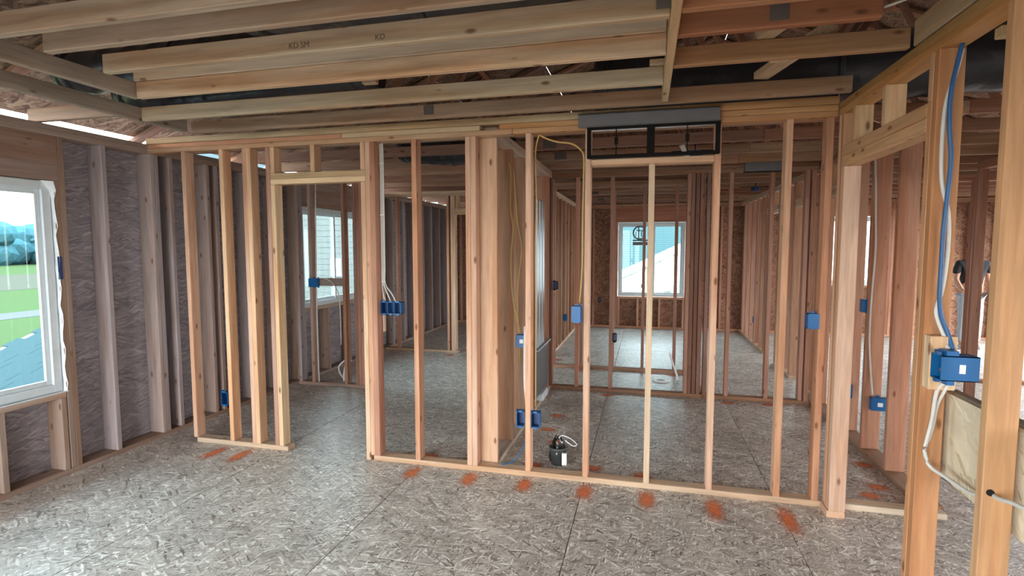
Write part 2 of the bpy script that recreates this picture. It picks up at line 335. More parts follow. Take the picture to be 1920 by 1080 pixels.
# wrap folded into the rough opening of the near window
bm = bmesh.new(); rows = []
for k in range(25):
    z = .60+1.48*k/24; wv = .008*math.sin(k*1.7)+.004*math.sin(k*3.1); ex = .0 if k < 22 else -.03*(k-21)
    rows.append([bm.verts.new((q, 2.858+ex*0+wv*.4-(.06 if k == 24 else .02 if k == 23 else 0), z)) for q in (-4.10, -4.03+wv, -3.995)]+[bm.verts.new((-3.981, 2.862+wv, z))])
for k in range(24):
    for j in range(3): bm.faces.new((rows[k][j], rows[k+1][j], rows[k+1][j+1], rows[k][j+1]))
o = bmobj('wrap_flap', bm, 'wrap', w1, (0, 0, 0), True); o.location = Vector((0, 0, 0))-w1.location
B(w1, 'wrap_flap', -4.08, -3.975, 1.6, 2.87, .602, .607, m='wrap', bev=0)
B(w1, 'tape_strip', -3.9835, -3.982, 2.855, 2.885, 1.40, 1.56, m='navy', bev=0)
# ------------------------------------------------------------------ back exterior wall
wb = E_('wall_back', (1, 10.93, 0), 'structure'); yb0, yb1 = 10.93, 11.07
bw = [(-.55, .74, .625, 2.11), (2.70, 4.20, .92, 2.17)]
RB = [RED, BRN, (.38, .20, .13)]
plates(wb, 'x', -3.985, 6.06, yb0, yb1, (.42, .24, .16))
for k in range(26):
    x = -3.9+.406*k
    if x < 6 and not any(a-.1 < x+.02 < b+.1 for a, b, _, _ in bw): studs(wb, 'x', [x], yb0, yb1, RB)
for a, b, z0, z1 in bw:
    for x, zt in ((a-.08, ZS), (a-.041, z1), (b+.003, z1), (b+.042, ZS)): studs(wb, 'x', [x], yb0, yb1, RB, z1=zt)
    B(wb, 'window_header', a-.041, b+.041, yb0, yb1-.02, z1, ZS, (.42, .20, .14)); B(wb, 'window_sill_plate', a, b, yb0, yb1, z0-.038, z0, (.5, .3, .2))
    studs(wb, 'x', [a+.003, a+.38, a+.80, b-.041], yb0, yb1, [(.46, .27, .18)], z1=z0-.038, name='cripple_stud')
sheath(wb, None, bw, lambda a, b, z0, z1: B(wb, 'sheathing_panel', a, b, yb1+.0005, yb1+.012, z0, z1, m='osb_xz', bev=.001), -4.125, 6.2)
wc = window_x(4, 10.93, -.54, .73, .635, 2.10); window_x(5, 10.93, 2.71, 4.19, .93, 2.16)
# ------------------------------------------------------------------ front and right exterior walls (behind and beside the camera)
wf = E_('wall_front', (1, -2.6, 0), 'structure'); fo = [(-3.88, -.3, .04, 2.36), (1.9, 3.4, .9, 2.1)]  # unseen openings; the wide one is sized for light from behind the camera
plates(wf, 'x', -3.985, 6.06, -2.74, -2.6, TAN); 
studs(wf, 'x', [-3.94, -.28, .2, .62, 1.1, 1.5, 1.86, 3.42, 3.9, 4.3, 4.7, 5.1, 5.5, 6.0], -2.74, -2.6, [TAN])
sheath(wf, None, fo, lambda a, b, z0, z1: B(wf, 'sheathing_panel', a+.0015, b-.0015, -2.752, -2.7405, z0+.0015, z1-.0015, m='osb_xz', bev=.001), -4.125, 6.2)

wr = E_('wall_right', (6.06, 4, 0), 'structure'); ro = [(6.3, 10.4, .06, 2.2), (-.1, 2.5, .9, 2.1)]  # unseen unglazed openings, enlarged to brighten the right-hand rooms
plates(wr, 'y', -2.6, 10.93, 6.06, 6.2, TAN)
for k in range(34):
    y = -2.6+.406*k
    if y < 10.9 and not any(a-.06 < y+.02 < b+.06 for a, b, _, _ in ro): studs(wr, 'y', [y], 6.06, 6.2, RB)
for a, b, z0, z1 in ro: B(wr, 'window_header', 6.06, 6.2, a-.04, b+.04, z1, ZS, TAN); B(wr, 'window_sill_plate', 6.06, 6.2, a, b, z0-.038, z0, TAN)
sheath(wr, None, ro, lambda a, b, z0, z1: B(wr, 'sheathing_panel', 6.2005, 6.212, a+.0015, b-.0015, z0+.0015, z1-.0015, m='osb_yz', bev=.001), -2.74, 11.07)

# ------------------------------------------------------------------ main partition facing the camera
p1 = E_('wall_partition', (0, 3.645, 0), 'structure'); ya, yb = 3.60, 3.689
B(p1, 'bottom_plate', -3.62, -2.745, ya, yb, 0, .038, (.60, .48, .36)); B(p1, 'bottom_plate', -1.99, 1.085, ya, yb, 0, .038, (.60, .45, .32)); B(p1, 'bottom_plate', 1.195, 1.765, ya, yb, 0, .038, (.62, .52, .40))
B(p1, 'top_plate', -3.984, -.9, ya, yb, ZS, 2.426, (.54, .37, .24)); B(p1, 'top_plate', -.898, 1.088, ya, yb, ZS, 2.426, (.54, .32, .17))
B(p1, 'top_plate', -3.984, -2.2, ya, yb, 2.427, 2.461, (.50, .31, .21)); B(p1, 'top_plate', -2.198, -1.13, ya, yb, 2.427, 2.461, (.56, .42, .27)); B(p1, 'top_plate', -.99, 1.088, ya, yb, 2.427, 2.461, (.55, .32, .15))
B(p1, 'nailer', -3.984, -.15, ya-.012, ya+.05, 2.462, 2.508, (.55, .43, .27)); B(p1, 'nailer', -.148, .19, ya-.012, ya+.05, 2.462, 2.508, (.55, .42, .26)); B(p1, 'nailer', .192, 1.088, ya-.012, ya+.05, 2.462, 2.508, (.52, .29, .13))
SP = [(-3.652, PINK), (-3.29, TAN), (-3.075, PINK), (-3.037, TAN), (-2.862, (.50, .31, .24)), (-2.012, PINK), (-1.645, (.55, .33, .22)), (-1.238, PINK), (-1.199, PINK), (-.806, PINK), (-.402, PINK), (.405, PINK), (.811, (.56, .34, .22)), (1.032, (.48, .25, .15))]
for x, c in SP: B(p1, 'stud', x, x+.038, ya, yb, .038, ZS, c)
B(p1, 'stud', .008, .046, ya, yb, .038, 2.157, (.62, .47, .33))
B(p1, 'trimmer_stud', -2.823, -2.785, ya, yb, .038, 2.106, PALE); B(p1, 'trimmer_stud', -2.785, -2.747, ya, yb, .0385, 2.106, (.42, .33, .27)) if False else None
B(p1, 'trimmer_stud', -2.0505, -2.013, ya, yb, .038, 2.106, (.60, .45, .32)) if False else None
B(p1, 'trimmer_stud', -1.974+0, -1.936, ya, yb, .038, ZS, (.40, .21, .14))
B(p1, 'door_header', -2.823, -2.013, ya, ya+.0435, 2.107, 2.148, PALE); B(p1, 'door_header', -2.823, -2.013, ya, ya+.0435, 2.149, 2.190, (.60, .48, .30)); B(p1, 'door_header', -2.823, -2.013, ya+.045, yb, 2.107, 2.190, TAN)
studs(p1, 'x', [-2.822, -2.47, -2.0515], ya, yb, [TAN], z0=2.191, name='cripple_stud')
B(p1, 'trimmer_stud', -2.0515, -2.0135, ya, yb, .0, 2.106, (.62, .46, .33)); B(p1, 'block', -2.09, -1.93, ya+.0895, ya+.128, .98, 1.30, WHT)
B(p1, 'flat_header', -.363, .404, ya, yb, 2.158, 2.196, (.62, .44, .30))
bpy.data.objects.remove([o for o in p1.children if abs(o.location.x+2.0325+0) < .002 and o.name.startswith('trimmer')][0]) if False else None
# ------------------------------------------------------------------ black frame over the studs
bf = E_('register_frame', (0, 3.58, 2.2), label='black open metal frame with grey cover strip, fixed high on the studs', cat='frame')
y0, y1 = 3.565, 3.598
for s in ((-.387, .431, 2.385, 2.402), (-.387, .431, 2.200, 2.220), (-.387, -.363, 2.220, 2.385), (-.008, .040, 2.220, 2.385), (.405, .431, 2.220, 2.385)): B(bf, 'frame_bar', s[0], s[1], y0, y1, s[2], s[3], m='black', bev=.002)
for x in (-.203, .235):
    B(bf, 'hinge_rod', x, x+.006, y0+.01, y0+.018, 2.220, 2.385, m='black', bev=.001); B(bf, 'rod_clip', x-.008, x+.014, y0+.004, y0+.026, 2.285, 2.33, m='black', bev=.002)
for s in ((-.361, -.009), (.041, .404)): B(bf, 'inner_lip', s[0], s[1], y1-.006, y1-.002, 2.377, 2.384, m='zinc', bev=0)
bm = bmesh.new(); vs = []
for x in (-.442, .424):
    vs.append([bm.verts.new((x, yy, zz)) for yy, zz in ((3.586, 2.486), (3.556, 2.484), (3.545, 2.474), (3.545, 2.404), (3.555, 2.396), (3.586, 2.404))])
for k in range(6): bm.faces.new((vs[0][k], vs[0][(k+1) % 6], vs[1][(k+1) % 6], vs[1][k]))
bm.faces.new(vs[0][::-1]); bm.faces.new(vs[1]); bmesh.ops.recalc_face_normals(bm, faces=bm.faces)
o = bmobj('cover_strip', bm, 'grey', bf); o.location = -bf.location; o['label'] = 'grey cover strip'
# ------------------------------------------------------------------ opening wall at right, near the camera
p2 = E_('wall_partition', (1.135, 1, 0), 'structure'); xa, xb = 1.09, 1.179; NEAR = (.56, .32, .165)
B(p2, 'bottom_plate', xa-.01, xb, 3.47, 3.597, 0, .042, (.58, .37, .25)); B(p2, 'bottom_plate', xa, xb, -2.59, 2.55, 0, .038, TAN)
B(p2, 'top_plate', xa, xb, -2.59, 3.6, ZS, 2.428, (.50, .29, .12)); B(p2, 'top_plate', xa, xb, -2.59, 3.69, 2.429, 2.467, (.46, .29, .12))
for y, c in ((3.47, (.62, .42, .31)), (3.509, (.52, .30, .18)), (3.548, (.58, .36, .24))): B(p2, 'post_stud', xa, xb, y, y+.038, .042, ZS if y > 3.5 else 2.085, c)
for z in (2.086, 2.145): B(p2, 'door_header', xa, xb, 2.552, 3.508, z, z+.0575, (.54, .33, .18))
studs(p2, 'y', [3.335, 2.955], xa, xb, [(.56, .38, .22)], z0=2.2035, name='cripple_stud'); B(p2, 'cripple_stud', xa, xb, 2.513, 2.551, 2.2035, ZS, (.55, .33, .2))
for y, c, zt in ((2.513, (.54, .31, .17), 2.203), (2.474, (.50, .255, .125), ZS), (2.035, NEAR, ZS), (1.63, ORG, ZS), (1.22, ORG, ZS), (.81, ORG, ZS), (-.4, ORG, ZS), (-1.2, ORG, ZS)):
    B(p2, 'stud', xa, xb, y, y+.038, .038, zt, c)
B(p2, 'nailing_block', xa+.003, xb+.006, 2.42, 2.4735, 1.06, 1.274, (.66, .52, .36))
bm = bmesh.new(); bmesh.ops.create_cone(bm, segments=16, radius1=.011, radius2=.011, depth=.006, cap_ends=True); bmesh.ops.rotate(bm, verts=bm.verts, matrix=Matrix.Rotation(PI/2, 3, 'X'))
bmobj('drilled_hole', bm, 'dark', p2, (1.112, 2.0335, .817))
B(p2, 'cross_block', 1.18, 1.62, 2.27, 2.31, 2.352, 2.39, (.5, .36, .2))
# cream panel beyond the near studs
cp = E_('draft_panel', (1.2, 2, 0), label='rough cream strand board panel behind the nearest studs', cat='panel')
pts = [(2.555, 1.033), (2.565, .74), (2.53, .70), (2.42, .678), (1.99, .67), (1.93, .55), (1.93, .0), (1.2, .0), (1.2, 1.033)]
bm = bmesh.new(); A_ = [bm.verts.new((1.196, y, z)) for y, z in pts]; D_ = [bm.verts.new((1.212, y, z)) for y, z in pts]
bm.faces.new(A_); bm.faces.new(D_[::-1])
for k in range(len(pts)): bm.faces.new((A_[k], D_[k], D_[(k+1) % len(pts)], A_[(k+1) % len(pts)]))
bmesh.ops.recalc_face_normals(bm, faces=bm.faces); o = bmobj('board', bm, 'cream', cp); o.location = -cp.location
B(cp, 'top_rail', 1.2125, 1.25, 1.2, 2.54, .995, 1.04, (.25, .2, .15)); B(cp, 'leg_rail', 1.2125, 1.25, 1.2, 1.3, 0, .99, (.25, .2, .15)); B(cp, 'bottom_rail', 1.2125, 1.25, 1.31, 2.5, .70, .74, (.4, .25, .15))
# ------------------------------------------------------------------ wet wall in the middle (2x6 studs)
p3 = E_('wall_partition', (-1.1, 4.8, 0), 'structure'); wx0, wx1 = -1.175, -1.035
B(p3, 'bottom_plate', wx0, wx1, 3.69, 5.979, 0, .038, (.55, .46, .38)); B(p3, 'top_plate', wx0, wx1, 3.69, 5.979, ZS, 2.428, (.62, .50, .42)); B(p3, 'top_plate', wx0, wx1, 3.69, 5.979, 2.429, 2.466, (.6, .48, .40))
for y, c in ((3.70, (.60, .40, .27)), (4.16, (.48, .29, .19)), (4.57, (.50, .31, .21)), (4.98, (.42, .24, .16)), (5.80, BRN), (5.939, DARK)): B(p3, 'stud', wx0, wx1, y, y+.038, .038, ZS, c)
B(p3, 'stud', wx0, wx0+.089, 3.745, 3.783, .038, ZS, (.36, .2, .12))
B(p3, 'stud', wx0+.02, wx0+.058, 3.79, 3.88, .038, ZS, (.33, .18, .11))
# ------------------------------------------------------------------ second transverse partition
p4 = E_('wall_partition', (.3, 6.02, 0), 'structure')
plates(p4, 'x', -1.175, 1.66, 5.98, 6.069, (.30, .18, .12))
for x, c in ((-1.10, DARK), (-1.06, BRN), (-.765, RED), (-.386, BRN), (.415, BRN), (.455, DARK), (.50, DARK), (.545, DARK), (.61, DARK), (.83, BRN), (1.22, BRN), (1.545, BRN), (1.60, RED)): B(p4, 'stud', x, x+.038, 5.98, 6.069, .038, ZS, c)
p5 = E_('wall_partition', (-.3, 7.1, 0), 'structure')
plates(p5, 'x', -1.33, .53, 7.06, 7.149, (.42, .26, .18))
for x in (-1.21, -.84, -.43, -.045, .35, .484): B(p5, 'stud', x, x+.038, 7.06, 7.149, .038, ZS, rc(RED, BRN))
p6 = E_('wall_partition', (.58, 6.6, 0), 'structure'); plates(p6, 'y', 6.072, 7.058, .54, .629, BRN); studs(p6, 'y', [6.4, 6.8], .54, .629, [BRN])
# deep wall at left of the far room, deep wall at right of it
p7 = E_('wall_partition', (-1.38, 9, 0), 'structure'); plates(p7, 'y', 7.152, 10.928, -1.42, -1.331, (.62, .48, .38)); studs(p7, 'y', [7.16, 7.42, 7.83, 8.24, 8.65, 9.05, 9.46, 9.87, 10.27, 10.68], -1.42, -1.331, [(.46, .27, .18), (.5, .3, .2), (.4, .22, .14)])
p8 = E_('wall_partition', (1.78, 8.5, 0), 'structure')
plates(p8, 'y', 6.07, 10.928, 1.74, 1.829, (.55, .38, .27), gaps=((6.5, 7.16), (8.0, 8.72)))
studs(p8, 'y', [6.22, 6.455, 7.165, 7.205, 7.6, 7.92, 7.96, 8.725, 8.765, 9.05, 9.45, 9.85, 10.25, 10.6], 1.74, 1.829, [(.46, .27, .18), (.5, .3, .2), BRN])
for a, b in ((6.494, 7.163), (7.999, 8.723)):
    B(p8, 'door_header', 1.74, 1.829, a, b, 2.10, 2.145, (.66, .55, .42)); B(p8, 'door_header', 1.74, 1.829, a, b, 2.146, 2.19, (.64, .52, .4)); studs(p8, 'y', [(a+b)/2], 1.74, 1.829, [TAN], z0=2.191, name='cripple_stud')
p9 = E_('wall_partition', (1.74, 4.9, 0), 'structure')
plates(p9, 'y', 3.70, 6.068, 1.67, 1.795, (.42, .29, .21))
studs(p9, 'y', [3.79, 4.22, 4.66, 5.10, 5.26, 5.92], 1.67, 1.795, [(.50, .28, .19), (.46, .25, .17)])
for z in (2.10, 2.146): B(p9, 'door_header', 1.67, 1.81, 5.3, 5.918, z, z+.044, (.55, .4, .28))
studs(p9, 'y', [5.6], 1.67, 1.81, [TAN], z0=2.191, name='cripple_stud')
# ------------------------------------------------------------------ partitions of the left rooms
q1 = E_('wall_partition', (-3.5, 5.5, 0), 'structure')
plates(q1, 'x', -3.983, -3.045, 5.46, 5.549, (.30, .22, .19))
for x, c in ((-3.97, HAZE_GRY), (-3.80, (.36, .27, .24)), (-3.37, (.40, .24, .18)), (-3.225, (.36, .22, .17)), (-3.185, BRN), (-3.145, BRN), (-3.095, (.32, .2, .16))): B(q1, 'stud', x, x+.038, 5.46, 5.549, .038, ZS, c)
B(q1, 'block', -3.76, -3.372, 5.47, 5.549, 1.175, 1.265, (.30, .25, .23))
q2 = E_('wall_partition', (-2.8, 7.7, 0), 'structure')
plates(q2, 'x', -3.983, -1.422, 7.66, 7.749, (.55, .40, .28), gaps=((-2.77, -1.9),))
for x, c in ((-3.785, (.50, .29, .22)), (-3.4, RED), (-2.94, (.55, .33, .24)), (-1.895, TAN), (-1.5, BRN)): B(q2, 'stud', x, x+.038, 7.66, 7.749, .038, ZS, c)
B(q2, 'trimmer_stud', -2.875, -2.80, 7.66, 7.749, .038, ZS, (.60, .42, .30)); B(q2, 'door_header', -2.798, -1.896, 7.66, 7.749, 2.11, 2.20, (.60, .44, .30)); studs(q2, 'x', [-2.79, -2.3], 7.66, 7.749, [TAN], z0=2.201, name='cripple_stud')
# ------------------------------------------------------------------ partitions of the far right rooms
q3 = E_('wall_partition', (3.5, 7.5, 0), 'structure')
plates(q3, 'x', 3.3, 6.05, 7.45, 7.539, BRN); studs(q3, 'x', [3.3, 3.72, 4.5, 4.9, 5.3, 5.7, 6.0], 7.45, 7.539, [BRN, RED])
q4 = E_('wall_partition', (3.2, 4.5, 0), 'structure')
plates(q4, 'y', 3.0, 6.4, 3.2, 3.289, BRN, gaps=((3.9, 5.9),)); studs(q4, 'y', [3.0, 3.86, 6.0, 6.36], 3.2, 3.289, [BRN, (.36, .17, .11)])
B(q4, 'door_header', 3.2, 3.289, 3.9, 5.999, 2.1, 2.19, (.5, .38, .28))
# ------------------------------------------------------------------ ceiling joists and roof
ce = E_('ceiling', (0, 0, 2.477), 'structure'); z0, z1 = 2.478, 2.567
YJ = [(-3.37, -2.5, 3.36, (.40, .34, .28)), (-2.89, -2.5, 2.55, (.40, .34, .28))]
for x, a, b, c in YJ: B(ce, 'ceiling_joist', x, x+.038, a, b, z0, z1, c)
def JX(x0, x1, y, c, za=z0, zb=z1, n='ceiling_joist'): B(ce, n, x0, x1, y, y+.038, za, zb, c)
JX(-3.33, .071, 2.98, (.64, .54, .39)); JX(-2.85, .071, 2.525, (.62, .46, .31)); JX(-2.852, .071, 2.512, (.55, .45, .33), 2.568, 2.657)
JX(-2.60, .071, 2.128, (.52, .42, .30)); JX(-2.58, .071, 1.845, (.46, .35, .26)); JX(-2.85, .071, 1.655, (.48, .40, .31)); JX(-2.85, .071, 1.1, TAN); JX(-2.85, .071, .7, TAN)
JX(-3.33, 1.088, 3.387, (.38, .27, .19))
JX(.111, 1.088, 2.72, (.48, .29, .16)); JX(.111, .84, 2.335, (.34, .16, .09), z0, 2.617); JX(.111, 1.088, 2.09, (.44, .22, .12)); JX(.111, 1.088, 1.7, (.40, .2, .1)); JX(.111, 1.088, 1.2, BRN)
B(ce, 'ceiling_joist', .0725, .1095, -2.5, 3.345, z0-.003, 2.565, (.62, .49, .31)); B(ce, 'ceiling_joist', xa+.004, xa+.042, -2.5, 2.71, 2.478, 2.585, (.58, .45, .30))
for x, y in ((.03, 2.555), (.0, 2.96), (-1.62, 2.88), (.6, 3.05), (.8, 2.5)): B(ce, 'blocking', x, x+.09, y, y+.04, 2.57, 2.60, (.58, .45, .3))
BD(ce, 'blocking', (.50, 2.76, 2.59), (.62, 2.36, 2.59), .075, .04, (.58, .42, .27)); BD(ce, 'blocking', (.62, 3.4, 2.60), (.78, 2.76, 2.60), .085, .04, (.60, .45, .3))
for x, y in ((.02, 2.12), (.45, 2.334), (-1.45, 3.386)): B(ce, 'nail_plate', x, x+.07, y-.0025, y-.0005, 2.50, 2.56, m='plate', bev=0)
def stamp(txt, x, y, z, size, parent):
    cu = bpy.data.curves.new('ink', 'FONT'); cu.body = txt; cu.size = size; cu.extrude = .0004
    o = bpy.data.objects.new('ink', cu); C.objects.link(o); dg = bpy.context.evaluated_depsgraph_get(); me = bpy.data.meshes.new_from_object(o.evaluated_get(dg)); bpy.data.objects.remove(o)
    me.materials.clear(); me.materials.append(M['ink']); link('grade_stamp', me, parent, (x, y, z), (PI/2, 0, 0))
stamp('KD SM', -1.55, 2.1272, 2.498, .036, ce); stamp('KD', -1.13, 2.1272, 2.498, .034, ce)
# roof: slope up from left eave to a ridge, down to the right
RX, EX0, EX1, PZ = 1.04, -4.75, 6.83, .42
ZE = 2.665
def rz_(x): return ZE+PZ*(x-EX0) if x < RX else ZE+PZ*(EX1-x)
ty = [3.43-.61*k for k in range(9, 0, -1)]+[4.12+.61*k for k in range(12)]
for y in ty:
    inner = y < 3.5
    if not inner: B(ce, 'bottom_chord', -4.1, .9, y, y+.038, z0, z1, rc((.40, .27, .20), (.44, .30, .22), (.36, .22, .17))); B(ce, 'bottom_chord', .902, 6.18, y, y+.038, z0, z1, rc((.40, .27, .20), (.36, .2, .14), (.44, .3, .2)))
    else: B(ce, 'bottom_chord', -4.12, -3.372, y, y+.038, z0, z1, (.45, .33, .25))
    BD(ce, 'top_chord', (EX0, y+.019, rz_(EX0)-.06), (RX, y+.019, rz_(RX)-.06), .089, .038, rc(BRN, DARK)); BD(ce, 'top_chord', (EX1, y+.019, rz_(EX1)-.06), (RX, y+.019, rz_(RX)-.06), .089, .038, rc(BRN, DARK))
    zb = z1 if not inner else 2.70
    for xa_, xb_ in ((-2.6, -2.0), (-.9, -1.95), (RX, .1), (RX, 2.3), (3.3, 2.4)): BD(ce, 'web', (xa_, y+.019, zb), (xb_, y+.019, rz_(xb_)-.1), .089, .036, rc(BRN, DARK, RED))
    if not inner and random.random() < .6: B(ce, 'nail_plate', -.9, -.78, y-.0025, y-.0005, 2.49, 2.56, m='plate', bev=0)
rf = E_('roof', (0, 4, 3), 'structure'); tmp = E_('tmp')
L_ = math.hypot(RX-EX0, PZ*(RX-EX0)); ang = math.atan(PZ)
for side in (-1, 1):
    s = 0
    while s < L_-.01:
        e = min(s+1.22, L_); yy = BY0-.5
        while yy < BY1+.5:
            y2 = min(yy+2.44, BY1+.5); c = (s+e)/2
            x = (EX0+c*math.cos(ang)) if side < 0 else (EX1-c*math.cos(ang)); z = ZE+c*math.sin(ang)+.007
            link('roof_panel', boxmesh(e-s-.003, y2-yy-.003, .012, 'osb_roof', .001), rf, (x, (yy+y2)/2, z), (0, -ang if side < 0 else ang, 0)); yy = y2
        s = e
bpy.data.objects.remove(tmp)
for yy in (BY0-.026, BY1+.0135):
    bm = bmesh.new(); pts = [(-4.12, 2.44), (6.2, 2.44), (6.2, rz_(6.2)-.02), (RX, rz_(RX)-.02), (-4.12, rz_(-4.12)-.02)]
    a = [bm.verts.new((x, 0, z)) for x, z in pts]; b = [bm.verts.new((x, .012, z)) for x, z in pts]; bm.faces.new(a); bm.faces.new(b[::-1])
    for k in range(5): bm.faces.new((a[k], b[k], b[(k+1) % 5], a[(k+1) % 5]))
    bmesh.ops.recalc_face_normals(bm, faces=bm.faces); bmobj('gable_panel', bm, 'osb_xz', rf, (0, yy, 0))
B(rf, 'fascia', EX1, EX1+.03, BY0-.5, BY1+.5, 2.46, 2.66, (.5, .4, .3))
# ------------------------------------------------------------------ flexible ducts and metal boots in the attic
def flexduct(label, pts, r):
    bm = bmesh.new(); o = Vector(pts[0]); P = smoothpath([Vector(p)-o for p in pts], 10)
    tubebm(bm, P, [r*(1+.05*math.sin(i*2.1)) for i in range(len(P))], 18, False); bmesh.ops.recalc_face_normals(bm, faces=bm.faces)
    d = E_('flexible_duct', pts[0], label=label, cat='duct', group='black flexible ducts in the attic')
    s = bmobj('sleeve', bm, 'duct', d, o, True)
    for k in (2, len(P)//2, len(P)-3):
        t = (P[k+1]-P[k]).normalized(); bm = bmesh.new(); tubebm(bm, [P[k]-t*.012, P[k]+t*.012], r*1.07, 18, False); bmesh.ops.recalc_face_normals(bm, faces=bm.faces); bmobj('strap', bm, 'duct', d, o, True)
flexduct('black flexible duct hanging beyond the narrow gap between two middle studs', [(-2.35, 4.95, 2.6), (-2.0, 4.93, 2.55), (-1.6, 4.92, 2.54), (-1.2, 4.95, 2.62)], .13)
flexduct('long black flexible duct above the top plate at right', [(-.35, 3.80, 2.74), (.3, 3.79, 2.715), (1.1, 3.78, 2.71), (1.9, 3.75, 2.72), (2.9, 3.6, 2.74)], .20)
flexduct('black flexible duct above the corner where the left joists meet', [(-3.75, 3.28, 2.74), (-3.2, 3.22, 2.735), (-2.6, 3.2, 2.74), (-1.7, 3.2, 2.77)], .15)
flexduct('black flexible duct above the upper middle joists', [(-1.95, 2.36, 2.84), (-1.3, 2.36, 2.81), (-.7, 2.36, 2.81), (-.1, 2.36, 2.86)], .15)
flexduct('black flexible duct between the two right joists near the pale cross board', [(.3, 2.55, 2.83), (.8, 2.56, 2.82), (1.4, 2.56, 2.83), (1.9, 2.5, 2.9)], .16)
flexduct('shiny black flexible duct above the left ends of the upper joists', [(-3.7, 2.80, 2.76), (-3.1, 2.80, 2.75), (-2.5, 2.82, 2.77), (-2.0, 2.84, 2.8)], .13)
mb = E_('metal_duct_box', (1.15, 5.95, 2.4), label='flat grey metal duct box above the second partition with a thin rod below', cat='duct')
B(mb, 'box', .96, 1.33, 5.93, 5.975, 2.385, 2.478, m='grey'); B(mb, 'lower_flange', .95, 1.34, 5.925, 5.978, 2.379, 2.3845, m='black', bev=.001)
# galvanised riser in the wet wall
gr = E_('duct_riser', (-1.08, 5.4, .1), label='tall galvanised metal duct riser standing in the wall bay beside a dark post', cat='duct')
for y in (5.08, 5.22, 5.36): B(gr, 'riser_panel', -1.12, -1.02, y, y+.11, .62, 2.09, m='zinc', bev=.012)
B(gr, 'lower_panel', -1.12, -1.03, 5.07, 5.74, .12, .60, m='grey', bev=.008); B(gr, 'lower_flange', -1.13, -1.0, 5.06, 5.76, .602, .618, m='zinc', bev=.003); B(gr, 'foot', -1.12, -1.0, 5.3, 5.6, .04, .115, m='wrap', bev=.01)
# ------------------------------------------------------------------ electric boxes
def ebox(label, loc, w, h, d, rz, gangs=1, face=True, sticker=None, cable=None, m='blue'):
    """open front faces -Y before the turn rz; loc is the centre of the open front"""
    e = E_('electric_box', loc, label=label, cat='electrical box', rz=rz); t = .003
    def part(name, boxes, mm):
        bm = bmesh.new()
        for b in boxes: addbox(bm, *b)
        me = bpy.data.meshes.new(name); bm.to_mesh(me); bm.free(); me.materials.append(M[mm]); o = bpy.data.objects.new(name, me); C.objects.link(o); o.parent = e; return o
    part('box_body', [(-w/2, -w/2+t, 0, d, -h/2, h/2), (w/2-t, w/2, 0, d, -h/2, h/2), (-w/2, w/2, 0, d, h/2-t, h/2), (-w/2, w/2, 0, d, -h/2, -h/2+t)], m)
    part('back_panel', [(-w/2+t, w/2-t, d-t, d, -h/2+t, h/2-t)], 'navy' if rz == 0 else m)
    if rz == 0: part('inner_shade', [(-w/2+t+.0003, -w/2+t+.001, .006, d-t, -h/2+t, h/2-t)], 'navy'); part('inner_shade', [(w/2-t-.001, w/2-t-.0003, .006, d-t, -h/2+t, h/2-t)], 'navy'); part('inner_shade', [(-w/2+t, w/2-t, .006, d-t, -h/2+t, -h/2+t+.001)], 'navy')  # navy back and liners paint the shade inside boxes that open forward
    for k in range(gangs):
        x = -w/2+w*(k+.5)/gangs
        part('screw_ear', [(x-.012, x+.012, -.002, .012, h/2+.0, h/2+.011)], m); part('screw_ear', [(x-.012, x+.012, -.002, .012, -h/2-.011, -h/2)], m)
    part('nail_bracket', [(-w/2-.006, -w/2, .012, .034, -h/2-.012, h/2+.012)], m)
    for k in range(1, gangs): part('divider', [(-w/2+w*k/gangs-.001, -w/2+w*k/gangs+.001, .004, d-.004, -h/2+t, h/2-t)], m)
    if sticker == 'side': part('paper_sticker', [(w/2, w/2+.001, d*.35, d*.75, -h*.16, h*.16)], 'sticker')
    if sticker == 'sidel': part('paper_sticker', [(-w/2-.0075, -w/2-.0062, d*.35, d*.75, -h*.16, h*.16)], 'sticker')
    if sticker == 'back': part('paper_sticker', [(-w*.16, w*.16, d, d+.001, -h*.16, h*.16)], 'sticker')
    return e, part
def cableobj(label, pts, r, m, clips=(), group=None):
    o = Vector(pts[0]); bm = bmesh.new(); tubebm(bm, [Vector(p)-o for p in pts], r, 8); bmesh.ops.recalc_face_normals(bm, faces=bm.faces)
    ob = bmobj('electric_cable', bm, m, None, o, True); tag(ob, label, 'cable', group); return ob
